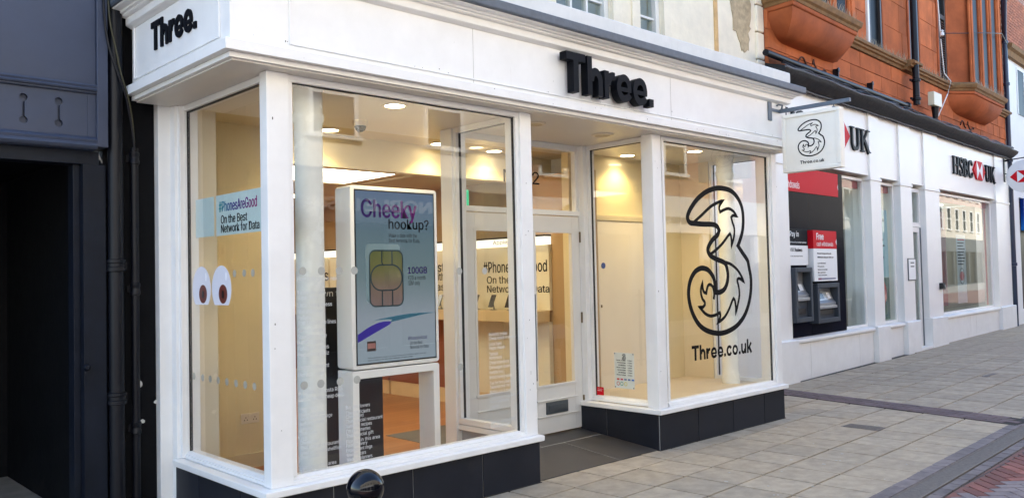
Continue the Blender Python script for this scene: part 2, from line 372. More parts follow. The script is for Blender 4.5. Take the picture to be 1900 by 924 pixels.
for k in range(-5, 11):
    v1 = -.30+SW*(5-k)
    v0 = v1-SW; vc = (v0+v1)/2
    if v0 < -2.16 or v1 > 4.2: continue
    off = random.uniform(-.02,.02)
    for i in range(-16, 90):
        uc = -1.8+SL*(i+.5)+off; p = P2(uc, vc); x, y = p.x, p.y
        if x < -2.2 or x > 34: continue
        if -.1 < x < 6.0 and y > .02: continue
        if x <= -.1 and y > 1.3: continue
        if 6.0 <= x < 8.9 and y > 1.35: continue
        if x >= 8.9 and y > 1.45+(x-8.9)*.0525: continue
        if x < 14.5:
            piece(random.choice(slabs), 'paving_slab', pavement, p, PA+random.uniform(-.004,.004), gz(x)+random.uniform(-.0018,.0014), .0035); nslab += 1
        else:
            q = [P2(uc+a*(SL/2-.006), vc+b*(SW/2-.006)) for a, b in ((-1,-1),(1,-1),(1,1),(-1,1))]
            dz = random.uniform(-.002,.001)
            far.loft([[(a.x,a.y,gz(a.x)-.02) for a in q],[(a.x,a.y,gz(a.x)+dz) for a in q]])
fo = far.build('distant_slabs', PAV, pavement); fo['kind'] = 'stuff'
bb = slab_mesh('band_brick', .21, .107, .02, .011, .003, BBRICK)
ba = math.atan2(1, .19); d1 = Vector((.19,1,0)).normalized(); d2 = Vector((1,-.19,0)).normalized()
for r in range(4):
    for j in range(-11, 12):
        t = j*.21+(.105 if r % 2 else 0); p = Vector((7.37,-.6,0))+d1*t+d2*(.06+.107*r)
        if -2.12 < p.y-.04*(p.x-4) and p.y < 1.42: piece(bb, 'band_brick', pavement, p, ba, G+.010, .003)
strip_bed = MB(); q0 = [Vector((7.37,-.6,0))+d1*t+d2*e for t, e in ((-1.5,0),(2.1,0),(2.1,.44),(-1.5,.44))]
strip_bed.loft([[(p.x,p.y,G-.02) for p in q0],[(p.x,p.y,G+.0035) for p in q0]]); strip_bed.build('band_bed', JOINT, pavement)
# setts beside the drain
sm = slab_mesh('kerb_sett', .30, .125, .03, .013, .005, SETT)
sm2 = slab_mesh('kerb_sett', .20, .10, .03, .013, .005, SETT)
for i in range(-6, 40):
    p = P2(-1.6+.30*i, -2.187)
    piece(sm, 'kerb_sett', pavement, p, PA+random.uniform(-.01,.01), gz(p.x)+.001, .006)
for i in range(-8, 50):
    p = P2(-1.6+.20*i, -2.478); piece(sm2, 'kerb_sett', pavement, p, PA+random.uniform(-.012,.012), gz(p.x)-.001, .008)
GUM = mat('old_gum', (.46,.44,.40), .8)
gm = [slab_mesh('gum_spot', .03, .025, .003, 0, .001, GUM), slab_mesh('gum_spot', .018, .02, .003, 0, .001, GUM)]
rg = random.Random(5)
for k in range(90):
    u, v = rg.uniform(-1.6,9), rg.uniform(-2.1,1.2); p = P2(u, v)
    if p.y > -.1 and p.x < 6.2: continue
    o = piece(rg.choice(gm), 'gum_spot', pavement, p, rg.uniform(0,3), gz(p.x)+.0025); q_ = rg.uniform(.5,1.1); o.scale = (q_,q_*rg.uniform(.7,1.2),1)
# drain channel
dr = thing('drain_channel', 'long slotted iron drain channel running along the edge of the pavement', 'drain', tuple(P2(-4,-2.34))[:2]+(G,))
def strip(name, u0, u1, v0, v1, z0, z1, m, parent):
    b = MB()
    for a, c in ((u0, 5.0), (5.0, u1)):
        q = [P2(a,v0),P2(c,v0),P2(c,v1),P2(a,v1)]
        b.loft([[(p.x,p.y,gz(p.x)+z0) for p in q],[(p.x,p.y,gz(p.x)+z1) for p in q]])
    return b.build(name, m, parent)
strip('channel_rail', -4, 10, -2.258, -2.268, -.03, .003, GRATE, dr)
strip('channel_rail', -4, 10, -2.412, -2.422, -.03, .003, GRATE, dr)
strip('channel_bed', -4, 10, -2.411, -2.269, -.03, -.012, mat('silted_bed', (.05,.043,.037), .9), dr)
b = MB()
for i in range(466):
    u = -4+i*.030
    q = [P2(u,-2.411),P2(u+.019,-2.411),P2(u+.019,-2.269),P2(u,-2.269)]
    b.loft([[(p.x,p.y,gz(p.x)-.011) for p in q],[(p.x,p.y,gz(p.x)) for p in q]])
q = [P2(-4,-2.345),P2(10,-2.345),P2(10,-2.335),P2(-4,-2.335)]
gb = b.build('grate_bars', GRATE, dr); gb['kind'] = 'stuff'
gg = thing('gully_grate', 'small rectangular iron gully grate set in the grey paving slabs', 'grate', (6.04,-.95,G))
MB().box(5.93,6.15,-1.14,-.76,G-.01,G+.0035).build('grate_plate', GRATE, gg)
for i in range(9): MB().box(5.945+i*.022,5.955+i*.022,-1.12,-.78,G+.0036,G+.008).build('grate_bar', GRATE, gg)
cvr = thing('service_cover', 'narrow dark iron service cover sunk in the paving beyond the brick band', 'cover', (11.2,-.6,gz(11.2)))
MB().box(11.0,11.5,-.62,-.55,gz(11.2)-.01,gz(11.2)+.004).build('cover_plate', GRATE, cvr); MB().box(11.05,11.45,-.60,-.57,gz(11.2)+.0045,gz(11.2)+.008).build('cover_rib', GRATE, cvr)
# herringbone street bricks
RB2 = mat('grey_street_paver', (.20,.165,.165), .8, var=.2, vscale=12, bump=.3, bscale=90, objvar=.2)
hm = [slab_mesh('street_brick', .20, .10, .03, .012, .003, RBRICK), slab_mesh('street_brick', .20, .10, .03, .012, .003, RB2)]
c45 = math.cos(R(45)); nb = 0
for a in range(-40, 41):
    for c in range(-40, 41):
        if (a+c) % 4 == 0: ctr = Vector((a*.1+.05, c*.1, 0)); hz = 0
        elif (a+c) % 4 == 2: ctr = Vector((a*.1, c*.1+.05, 0)); hz = 1
        else: continue
        if hz == 0: ctr = Vector(((a+.5)*.1, c*.1, 0))
        else: ctr = Vector(((a-.0)*.1-.0, (c+.5-.0)*.1, 0))
        u = (ctr.x-ctr.y)*c45+.9; v = (ctr.x+ctr.y)*c45-2.98
        if v > -2.585 or v < -3.30 or not (-1.1 < u < 3.6) or nb > 285: continue
        p = P2(u, v); stripe = math.sin(u*3.1+v*5)+math.sin(v*9) > .1
        piece(hm[0 if stripe else 1], 'street_brick', street, p, PA+R(45)+(math.pi/2 if hz else 0), gz(p.x)-.002, .004); nb += 1
# bollard
BOLL = mat('black_gloss_bollard', (.003,.0035,.006), .07, spec=.35, bump=.02, bscale=9)
bl = thing('bollard', 'black bollard with glossy round ball top standing before the shop window', 'bollard', (-.763,-1.95,G))
prof = [(0,-.076)]+[(.076*math.sin(R(a)), -.076*math.cos(R(a))) for a in range(12,180,12)]+[(0,.076)]
MB().lathe([(max(r,.0005),h) for r,h in prof], (-.763,-1.95,.785), 32).build('ball', BOLL, bl, smooth=2)
MB().lathe([(.045,.712),(.055,.70),(.06,.69),(.05,.675),(.05,.3),(.06,.29),(.065,.27),(.06,.25),(.075,.24),(.08,0),(.08,G)], (-.763,-1.95,0), 24).build('post', BOLL, bl, smooth=True)

# ================================================================ SHOPFRONT
shop = thing('shopfront', 'white painted projecting shopfront with two glazed bays and recessed double doors', 'shopfront', (2.8,0,G))
def usweep(prof, x0, xr, y0, yb):
    """profile (d,z) swept round a U: down the one side, along the front, back along the other"""
    rings = [[(x0-d, yb, z) for d, z in prof], [(x0-d, y0-d, z) for d, z in prof], [(xr+d, y0-d, z) for d, z in prof], [(xr+d, yb, z) for d, z in prof]]
    return MB().loft(rings)
XL, XR, YF, YB = -.36, 5.965, -.05, 1.42
usweep([(-.2,2.99),(-.2,3.478),(.12,3.478),(.12,3.062),(.1,2.99)], XL, XR, YF, YB).build('fascia_board', WHITE, shop)
usweep([(-.1,2.957),(-.1,2.9895),(.122,2.9895),(.127,2.985),(.127,2.957)], XL, XR, YF, YB).build('lower_bead', WHITE, shop)
usweep([(-.1,2.990),(-.1,3.04),(.121,3.061),(.168,3.055),(.172,3.05),(.172,2.990)], XL, XR, YF, YB).build('fascia_ledge', WHITE, shop)
usweep([(.0,3.479),(.0,3.60),(.27,3.60),(.262,3.592),(.215,3.588),(.215,3.574),(.195,3.570),(.195,3.560),(.185,3.552),(.165,3.550),(.165,3.50),(.155,3.492),(.14,3.487),(.125,3.479)], XL, XR, YF, YB).build('cornice', WHITE, shop)
usweep([(.0,3.602),(.0,3.72),(.16,3.705),(.288,3.678),(.29,3.672),(.29,3.615),(.283,3.602)], XL, XR, YF, YB).build('slate_capping', SLATE, shop)
usweep([(-.1,3.70),(-.1,3.848),(.158,3.848),(.166,3.84),(.166,3.706)], XL, XR, YF, YB).build('upstand', WHITE2, shop)
MB().box(-.35,6.0,-.06,1.39,3.80,3.83).build('flat_roof', SLATE, shop)
MB().box(-.46,6.06,-.15,1.40,2.945,2.956).build('soffit', mat('soffit_paint', (.70,.67,.62), .45, var=.04, dirt=.15, dirtcol=(.4,.36,.3)), shop)
# raised edge beads round the sign panels
b = MB()
for z0, z1 in ((3.092,3.104),): b.box(-.085,6.02,-.184,-.171,z0,z1)
b.box(-.097,-.085,-.184,-.171,3.092,3.478)
b.build('panel_bead', WHITE, shop, bevel=.003)
b = MB(); b.box(-.492,-.481,-.045,1.365,3.098,3.112); b.box(-.492,-.481,1.353,1.365,3.112,3.478); b.box(-.492,-.481,-.045,-.033,3.112,3.478); b.build('panel_bead', WHITE, shop, bevel=.003)
# posts
def post(x0, x1, y0, y1, z0=.352, z1=2.944, name='post'): return MB().box(x0,x1,y0,y1,z0,z1).build(name, WHITE, shop, bevel=.006)
post(-.19,-.035,-.05,.045); post(2.01,2.135,-.05,.13); post(3.75,3.885,-.05,.08); post(5.95,6.06,-.05,.13)
post(2.03,2.19,.845,1.0,.1); post(3.77,3.93,.845,1.0,.1); post(-.19,-.05,1.30,1.42)
MB().box(-.30,-.16,1.421,1.75,G,3.5).build('end_pilaster', WHITE, shop, bevel=.006)
MB().box(-.215,-.16,1.335,1.4205,G,2.944).build('end_pilaster', WHITE, shop, bevel=.006)
# frames: head, cill and jamb beads for each window, then the panes
def win_front(x0, x1, z0=.40, z1=2.90):
    fr = MB(); fr.box(x0-.035,x1+.035,-.03,.05,z1,2.944); fr.box(x0-.035,x0,-.03,.05,z0,z1); fr.box(x1,x1+.035,-.03,.05,z0,z1)
    o = fr.build('window_frame', WHITE, shop, bevel=.004)
    MB().ext([(-.045,.352),(-.045,.372),(-.035,.374),(-.035,.384),(-.026,.388),(-.012,.40),(.05,.40),(.05,.352)], 'x', x0-.035, x1+.035).build('window_bead', WHITE, o)
    g = MB(); t = .006
    g.box(x0,x0+t,-.008,.014,z0,z1); g.box(x1-t,x1,-.008,.014,z0,z1); g.box(x0,x1,-.008,.014,z1-t,z1)
    g.build('gasket', GASKET, o)
    return MB().box(x0+t,x1-t,-.003,.003,z0+.001,z1-t).build('pane', GLASS, shop)
def win_side(x, y0, y1, out, z0=.40, z1=2.90):
    fr = MB(); s = out
    a, b_ = sorted((x-.05*s, x+.03*s))
    fr.box(a,b_,y0-.035,y1+.035,z1,2.944); fr.box(a,b_,y0-.06,y0,z0,z1); fr.box(a,b_,y1,y1+.035,z0,z1)
    o = fr.build('window_frame', WHITE, shop, bevel=.004)
    MB().ext([(x+s*p, z) for p, z in [(.045,.352),(.045,.372),(.035,.374),(.035,.384),(.026,.388),(.012,.40),(-.05,.40),(-.05,.352)]], 'y', y0-.035, y1+.035).build('window_bead', WHITE, o)
    g = MB(); t = .006; c, d = sorted((x-.014*s, x+.008*s))
    g.box(c,d,y0,y0+t,z0,z1); g.box(c,d,y1-t,y1,z0,z1); g.box(c,d,y0,y1,z1-t,z1); g.build('gasket', GASKET, o)
    return MB().box(x-.003,x+.003,y0+t,y1-t,z0+.001,z1-t).build('pane', GLASS, shop)
pane_main = win_front(0, 1.975); pane_logo = win_front(3.961, 5.914)
pane_side = win_side(-.128, .105, 1.297, -1); pane_ret = win_side(2.1, .165, .81, 1); pane_hours = win_side(3.855, .145, .81, -1); pane_far = win_side(6.02, .165, .75, 1)
MB().box(5.975,6.055,.79,1.42,.352,2.944).build('end_wall', WHITE, shop, bevel=.004); MB().box(5.96,5.974,.79,1.20,.36,2.944).build('end_wall_lining', mat('lining_cream', (.72,.62,.44), .7), shop)
# cills and tiled plinths
def cill(x0, x1, yb0, yb1):
    pr = [(-.06,.302),(-.06,.345),(.0,.3515),(.045,.349),(.05,.344),(.05,.310),(.045,.304)]
    rings = [[(x0-d, yb0, z) for d, z in pr],[(x0-d,-.05-d,z) for d, z in pr],[(x1+d,-.05-d,z) for d, z in pr],[(x1+d,yb1,z) for d, z in pr]]
    MB().loft(rings).build('window_cill', WHITE, shop)
cill(-.20, 2.11, 1.334, .93); cill(3.755, 6.04, .93, 1.38)
def plinth(x0, x1, yb0, yb1, jf, jl, jr):
    MB().box(x0+.004,x1-.004,-.056,.0,G-.02,.3015).build('plinth_core', GROUT, shop); 
    MB().box(x0+.004,x0+.05,.0005,yb0,G-.02,.3015).build('plinth_core', GROUT, shop); MB().box(x1-.05,x1-.004,.0005,yb1,G-.02,.3015).build('plinth_core', GROUT, shop)
    e = [x0]+jf+[x1]
    for a, c in zip(e, e[1:]): MB().box(a+.005,c-.005,-.066,-.0562,G-.02,.301).build('plinth_tile', TILE, shop, bevel=.0015)
    e = [-.0555]+jl+[yb0]
    for a, c in zip(e, e[1:]): MB().box(x0-.006,x0+.0038,a+.005,c-.005,G-.02,.301).build('plinth_tile', TILE, shop, bevel=.0015)
    e = [-.0555]+jr+[yb1]
    for a, c in zip(e, e[1:]): MB().box(x1-.0038,x1+.006,a+.005,c-.005,G-.02,.301).build('plinth_tile', TILE, shop, bevel=.0015)
plinth(-.22, 2.14, 1.334, .93, [.24,.877,1.526], [.30,.93], [.34])
plinth(3.735, 6.05, .93, 1.38, [4.36,4.99,5.61], [.58], [.5,1.1])
FLK = mat('dark_fleck', (.05,.045,.04), .9); rf_ = random.Random(11); fm = slab_mesh('paint_fleck', .005, .006, .001, 0, 0, FLK)
for k in range(70):
    side_, q = rf_.random(), rf_.random()
    if side_ < .5: loc = (rf_.uniform(-.4,5.9), -.1712, rf_.choice((rf_.uniform(3.07,3.46),3.108,3.11))); rot = (R(90),0,0)
    elif side_ < .7: loc = (rf_.uniform(-.45,5.9), -.2225, rf_.uniform(2.995,3.045)); rot = (R(90),0,0)
    else:
        x0_ = rf_.choice((-.17,2.03,3.77,5.97)); loc = (x0_+rf_.uniform(0,.09), -.0512, rf_.uniform(.36,2.9)); rot = (R(90),0,0)
    o = bpy.data.objects.new('paint_fleck', fm); COL.objects.link(o); o.parent = shop; o.matrix_parent_inverse = WM[shop].inverted(); o.location = loc; o.rotation_euler = rot; sc_ = rf_.uniform(.4,1.3); o.scale = (sc_,sc_*rf_.uniform(.6,2.2),1)
for a_, c_ in ((-.226,2.146),(3.729,6.056)): MB().box(a_,c_,-.072,-.0661,G-.01,G+.007).build('dirty_seal', JOINT, shop)
MB().box(3.723,3.7289,-.072,.93,G-.01,G+.007).build('dirty_seal', JOINT, shop)
for x_ in (1.42,3.9): MB().box(x_,x_+.0025,-.1708,-.1698,3.065,3.477).build('board_joint', mat('joint_grey', (.3,.29,.27), .9), shop)  # thin grey lines for the butt joints of the fascia boards
# recessed entry
for (x0,x1,y0,y1) in ((2.143,3.173,-.03,.645),(3.187,3.732,-.03,.645),(2.143,2.896,.665,1.0),(2.910,3.732,.665,1.0)):
    h = lambda y: -.024+(y+.03)*.098
    b = MB(); b.loft([[(x0,y0,h(y0)-.03),(x1,y0,h(y0)-.03),(x1,y0,h(y0)),(x0,y0,h(y0))],[(x0,y1,h(y1)-.03),(x1,y1,h(y1)-.03),(x1,y1,h(y1)),(x0,y1,h(y1))]]); b.build('entry_tile', ENTRY, shop)
b = MB(); b.loft([[(2.143,-.03,-.08),(3.732,-.03,-.08),(3.732,-.03,-.027),(2.143,-.03,-.027)],[(2.143,1.0,-.08),(3.732,1.0,-.08),(3.732,1.0,.074),(2.143,1.0,.074)]]); b.build('entry_bed', GROUT, shop)
fr = MB(); fr.box(2.19,2.225,.90,.99,.08,2.944); fr.box(3.762,3.77,.90,.99,.08,2.944); fr.box(2.225,3.762,.905,.985,2.225,2.275); fr.box(2.225,3.762,.905,.985,2.885,2.944)
fr.build('door_frame', WHITE, shop, bevel=.004)
MB().box(2.26,3.73,.943,.949,2.277,2.884).build('transom_pane', GLASS, shop)
for a_, c_ in ((2.225,2.26),(3.73,3.762)): MB().box(a_,c_,.92,.975,2.276,2.8845).build('transom_bead', WHITE, shop, bevel=.003)
def door(x0, x1, hx, handle):
    d = MB(); st = .11
    d.box(x0,x0+st,.91,.955,.085,2.215); d.box(x1-st,x1,.91,.955,.085,2.215); d.box(x0+st,x1-st,.91,.955,2.06,2.215); d.box(x0+st,x1-st,.91,.955,.085,.54)
    o = d.build('door', DOORW, shop, bevel=.003)
    m = MB(); m.box(x0+st-.012,x0+st+.012,.902,.912,.53,2.07); m.box(x1-st-.012,x1-st+.012,.902,.912,.53,2.07); m.box(x0+st,x1-st,.902,.912,2.048,2.07); m.box(x0+st-.02,x1-st+.02,.895,.912,.535,.56)
    m.build('glazing_bead', DOORW, o, bevel=.003)
    MB().box(x0+st,x1-st,.930,.936,.54,2.06).build('door_pane', GLASS, o)
    for z in (.35,1.19,2.01): MB().box(hx-.012,hx+.012,.897,.909,z-.055,z+.055).build('hinge', BRASS, o, bevel=.003)
    MB().cyl((handle,.86,.62),(handle,.86,1.45),.014,n=12).build('pull_handle', GREYM, o, smooth=True)
    for z in (.68,1.39): MB().cyl((handle,.86,z),(handle,.91,z),.009,n=10).build('handle_stud', GREYM, o, smooth=True)
    b = MB(); b.box(x0+.10,x1-.08,.897,.911,.40,.413); b.box(x0+.10,x1-.08,.897,.911,.245,.258); b.build('panel_moulding', DOORW, o, bevel=.003)
    return o
d1_ = door(2.23, 2.99, 2.222, 2.945); d2_ = door(2.995, 3.757, 3.766, 3.04)
lb = MB(); lb.box(3.215,3.52,.895,.9105,.272,.388); lo = lb.build('letterbox', GREYM, d2_, bevel=.003)
MB().box(3.245,3.49,.889,.8945,.300,.360).build('letter_flap', GREYM, lo, bevel=.003)
text('door_number', 'No. 2', VINYL, shop, (2.745,.9425,2.52), X_, Z_, -Y_, width=.48, height=.125, depth=.001)
# raised letters: grotesque strokes drawn as mitred ribbons, (path, width) in em, cap height .73
sp_ = lambda L: smooth_path(L, False, 4, 80)
STR = {'T': (.62, [([(.0,.655),(.62,.655)],.15),([(.31,.58),(.31,0)],.165)]),
 'h': (.52, [([(.08,.73),(.08,0)],.155),(sp_([(.14,.28),(.17,.39),(.26,.455),(.36,.43),(.435,.33),(.44,.22),(.44,0)]),.15)]),
 'r': (.36, [([(.08,.53),(.08,0)],.155),(sp_([(.14,.26),(.17,.37),(.25,.445),(.37,.45)]),.145)]),
 'e': (.54, [([(.14,.235),(.45,.235)],.085),(sp_([(.465,.195),(.468,.30),(.42,.41),(.33,.46),(.24,.46),(.14,.41),(.085,.31),(.085,.215),(.13,.12),(.23,.062),(.33,.060),(.43,.10),(.485,.155)]),.14)]),
 '.': (.19, [([(.10,0),(.10,.155)],.165)]),
 'c': (.50, [(sp_([(.45,.36),(.38,.44),(.28,.465),(.17,.43),(.085,.33),(.08,.22),(.14,.10),(.25,.055),(.36,.075),(.45,.16)]),.14)]),
 'o': (.55, [(sp_([(.275,.46),(.15,.41),(.085,.30),(.085,.21),(.15,.10),(.275,.06),(.40,.10),(.465,.21),(.465,.30),(.40,.41),(.276,.46)]),.14)]),
 'u': (.52, [([(.44,.53),(.44,0)],.15),(sp_([(.08,.53),(.08,.24),(.10,.14),(.18,.07),(.28,.08),(.36,.16),(.38,.26)]),.15)]),
 'k': (.50, [([(.08,.73),(.08,0)],.155),([(.44,.53),(.15,.21)],.14),([(.23,.30),(.44,0)],.165)])}
def letters(word, O, U, N, width, height, depth, m, parent, standoff=.012, gap=.065):
    tot = sum(STR[c][0] for c in word)+gap*(len(word)-1); k = width/tot; kz = height/.73; x = 0
    O = Vector(O)+Vector(N)*standoff
    for c in word:
        b = MB()
        for i, (pts, w_) in enumerate(STR[c][1]):
            b.flat([[((x+px)*k, pz*kz) for px, pz in q] for q in ribbon(pts, w_)], O+Vector(N)*(.0005*i if depth > .005 else .0002*i), U, Z_, N, depth)
        b.build('sign_letter', m, parent); x += STR[c][0]+gap
letters('Three.', (2.335,-.17,3.125), X_, -Y_, 1.16, .325, .075, BLACK, shop, standoff=.03)
letters('Three.', (-.48,1.03,3.232), -Y_, -X_, .745, .20, .012, BLACK, shop, standoff=.0005)

# ================================================================ INSIDE THE SHOP
FZ = .08
struct(MB().box(-.1,4.2,1.0,8.0,FZ-.1,FZ).build('shop_floor', WOOD))
struct(MB().box(-.08,2.03,.06,1.0,FZ-.1,FZ-.0005).build('bay_floor', WOOD))
TLF = mat('grey_mat_tile', (.10,.09,.08), .7, var=.15, vscale=20)
tag(MB().box(2.15,4.0,1.02,2.09,FZ,FZ+.004).build('entrance_mat', TLF), 'dark grey entrance mat on the wooden floor inside the double doors', 'mat')
struct(MB().box(-.12,6.05,.052,1.80,2.952,2.99).build('shop_ceiling', ICEIL))
struct(MB().box(-.12,6.05,1.80,1.95,2.66,2.99).build('ceiling_downstand', IWALL))
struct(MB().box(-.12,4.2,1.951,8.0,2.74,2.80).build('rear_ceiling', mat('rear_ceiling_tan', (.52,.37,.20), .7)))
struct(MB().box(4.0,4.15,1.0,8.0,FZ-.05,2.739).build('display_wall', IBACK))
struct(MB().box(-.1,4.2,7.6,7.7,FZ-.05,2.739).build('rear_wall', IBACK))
struct(MB().box(-.26,-.12,1.76,8.0,FZ-.05,2.95).build('party_wall', IWALL))
struct(MB().box(-.158,.115,1.36,1.75,FZ-.05,2.951).build('wall_pier', mat('pier_cream', (.76,.68,.52), .6)))
struct(MB().box(.1155,.95,1.80,1.95,FZ-.05,2.6595).build('return_wall', IWALL))
b = MB(); b.box(.1155,.965,1.785,1.7995,FZ,.20); struct(b.build('skirting', ICEIL))
# right bay: raised display bed, back wall with a flush stockroom door
struct(MB().box(3.94,6.0,.06,1.2,.25,.36).build('display_bed', mat('bed_beige', (.62,.52,.38), .6, var=.05)))
struct(MB().box(3.935,6.06,1.2,1.3,.0,2.951).build('bay_back_wall', IWALL))
sdoor = thing('stockroom_door', 'plain cream flush door in the wall behind the smaller bay window', 'door', (4.85,1.2,.36))
MB().box(4.36,5.18,1.175,1.198,.36,2.21).build('door_leaf', mat('stock_door_cream', (.74,.67,.56), .5, var=.02), sdoor, bevel=.003)
b = MB(); b.box(4.29,4.35,1.17,1.1985,.36,2.28); b.box(5.19,5.25,1.17,1.1985,.36,2.28); b.box(4.35,5.19,1.17,1.1985,2.22,2.28); b.build('architrave', ICEIL, sdoor, bevel=.003)
for z in (.75,1.35,1.95): MB().box(5.172,5.196,1.160,1.1695,z-.05,z+.05).build('hinge', BRASS, sdoor)
MB().lathe([(.034,0),(.034,-.004),(.0005,-.0041)], (4.44,1.1745,1.72), 20, 'y').build('blue_notice', mat('blue_notice', (.02,.07,.32), .4), sdoor)
MB().box(4.385,4.40,1.165,1.1748,1.26,1.29).build('key_escutcheon', BRASS, sdoor)
COLM = mat('column_gloss_cream', (.86,.87,.83), .25, var=.05, vscale=8, dirt=.1, dirtcol=(.45,.45,.40))
def column(name, x, y, r, label, zt=2.95, zb=FZ):
    t = thing(name, label, 'column', (x,y,zb))
    MB().lathe([(r*1.06,zb),(r*1.06,zb+.1),(r,zb+.14),(r,zt-.25),(r*1.12,zt-.22),(r*1.12,zt-.19),(r*1.02,zt-.17),(r*1.02,zt)], (x,y,0), 28).build('shaft', COLM, t, smooth=True)
column('cast_iron_column', .29, .28, .097, 'pale cast iron column just inside the big bay window')
column('cast_iron_column', 5.74, .42, .095, 'cream iron column behind the glass with the large numeral logo', zb=.36)
# downlights
def downlight(x, y, z, label, group, lit=True, e=12):
    t = thing('downlight', label, 'ceiling light', (x,y,z), 0, group)
    MB().lathe([(.078,-.001),(.078,-.012),(.098,-.012),(.108,-.004),(.108,-.001)], (x,y,z), 32).build('trim_ring', mat('lamp_trim', (.75,.68,.55), .4) if 'lamp_trim' not in bpy.data.materials else bpy.data.materials['lamp_trim'], t, smooth=True)
    MB().lathe([(.077,-.002),(.077,-.008),(.0005,-.0081)], (x,y,z), 28).build('lamp_disc', LAMP if lit else ICEIL, t, smooth=True)
    if lit:
        l = bpy.data.lights.new('downlight_bulb', 'SPOT'); l.energy = e; l.color = (1,.75,.32); l.spot_size = R(128); l.spot_blend = .7; l.shadow_soft_size = .06
        lo_ = bpy.data.objects.new('downlight_bulb', l); COL.objects.link(lo_); lo_.location = (x,y,z-.02); attach(lo_, t)
        lo_.matrix_parent_inverse = WM[t].inverted()
DL = [(1.08,.36,'lit round downlight in the ceiling right above the big bay window'),(1.24,1.56,'lit round downlight half behind the pale column'),(2.50,1.60,'lit round downlight beside the post left of the doors, above the freestanding screen'),
      (5.09,.38,'lit round downlight above the large numeral logo'),(3.27,1.64,'lit round downlight seen through the glass above the double doors'),(4.72,1.02,'lit round downlight above the stockroom door')]
for x, y, l in DL: downlight(x, y, 2.951, l, 'lit downlights inside the shop')
downlight(3.41,.27,2.944,'unlit round downlight in the porch soffit nearer the smaller bay','porch downlights', False)
downlight(2.47,.25,2.944,'unlit round downlight in the porch soffit nearer the big bay','porch downlights', False)
lp = thing('light_panel', 'bright rectangular lit ceiling panel deep inside the shop', 'ceiling light', (1.9,2.9,2.74))
MB().box(1.25,2.55,2.42,3.40,2.728,2.7395).build('diffuser', PANEL, lp)
b = MB(); b.box(1.20,1.249,2.30,3.50,2.722,2.7395); b.box(2.751,2.80,2.30,3.50,2.722,2.7395); b.box(1.249,2.751,2.30,2.349,2.722,2.7395); b.box(1.249,2.751,3.451,3.50,2.722,2.7395); b.build('frame', ICEIL, lp)
al = bpy.data.lights.new('panel_lamp', 'AREA'); al.shape = 'RECTANGLE'; al.size = 1.5; al.size_y = 1.1; al.energy = 30; al.color = (1,.76,.36)
ao = bpy.data.objects.new('panel_lamp', al); COL.objects.link(ao); ao.location = (2.0,2.9,2.715); ao.matrix_parent_inverse = WM[lp].inverted(); ao.parent = lp
lp2 = thing('light_panel', 'unseen lit ceiling panel added furthest back to light the shop', 'ceiling light', (2.2,5.4,2.74))  # unseen panel and lamp, added for more light inside the shop
MB().box(1.4,2.9,4.9,6.0,2.728,2.7395).build('diffuser', PANEL, lp2)
al2 = al.copy(); al2.energy = 34; ao2 = bpy.data.objects.new('panel_lamp', al2); COL.objects.link(ao2); ao2.location = (2.15,5.45,2.715); ao2.matrix_parent_inverse = WM[lp2].inverted(); ao2.parent = lp2
# dome camera, exit sign, sprinkler-like round plate
cc = thing('dome_camera', 'small dark dome security camera on the ceiling above the screen', 'camera', (1.215,1.04,2.95))
MB().lathe([(.066,-.001),(.062,-.035),(.052,-.05),(.0005,-.0505)], (1.215,1.04,2.951), 28).build('housing', PLAST, cc, smooth=True)
MB().lathe([(.051,-.051)]+[(.051*math.cos(R(a)), -.051-.052*math.sin(R(a))) for a in range(10,90,10)]+[(.0005,-.103)], (1.215,1.04,2.951), 24).build('dome', mat('dome_black', (.003,.003,.004), .25, spec=.15), cc, smooth=2)
ex = thing('exit_sign', 'green and white emergency exit sign on the wall behind the doors', 'sign', (3.55,2.6,2.4))
MB().box(3.53,3.56,2.4,2.75,2.42,2.62).build('sign_panel', mat('exit_green', (.02,.30,.14), .4, emit=.25, ecol=(.05,.6,.3)), ex); MB().box(3.525,3.5295,2.44,2.53,2.46,2.58).build('running_symbol', WHITEV, ex); MB().cyl((3.545,2.575,2.62),(3.545,2.575,2.739),.008).build('stem', GREYM, ex)
# wall display run along the inner side wall
dw = thing('wall_display', 'cream wall display with lit headers, phone shelf and red wood base', 'display', (4.0,4.0,FZ))
for i, (y0, y1) in enumerate(((1.54,3.02),(3.06,4.54),(4.58,6.06),(6.10,7.55))):
    MB().box(3.955,3.998,y0,y1,1.245,1.965).build('back_panel', IDISP, dw)
    h = MB().box(3.90,3.998,y0,y1,1.967,2.055).build('header', HEADER, dw); MB().box(3.89,3.998,y0,y1,2.056,2.075).build('header_trim', GASKET, h)
    MB().box(3.70,3.9535,y0,y1,1.12,1.243).build('shelf', IWOOD, dw, bevel=.004)
    for k in range(2): MB().box(3.94,3.998,y0+k*(y1-y0)/2+.004,y0+(k+1)*(y1-y0)/2-.004,.262,1.119).build('base_panel', IRED if i else IDISP, dw)
    MB().box(3.945,3.998,y0,y1,FZ,.26).build('plinth', IWOOD, dw)
    text('header_lettering', 'Apple', VINYL, h, (3.8995,y0+(y1-y0)/2+.1,1.985), -Y_, Z_, -X_, width=.24, height=.055, depth=.001, res=3)
DY = -Y_
text('slogan', '#PhonesAreGood', VINYL, dw, (3.9545,2.62,1.67), DY, Z_, -X_, width=1.05, height=.13, bold=.012, depth=.001)
text('slogan', 'On the Best', VINYL, dw, (3.9545,2.56,1.545), DY, Z_, -X_, width=.72, height=.085, bold=.012, depth=.001)
text('slogan', 'Network for Data', VINYL, dw, (3.9545,2.56,1.44), DY, Z_, -X_, width=1.02, height=.085, bold=.012, depth=.001)
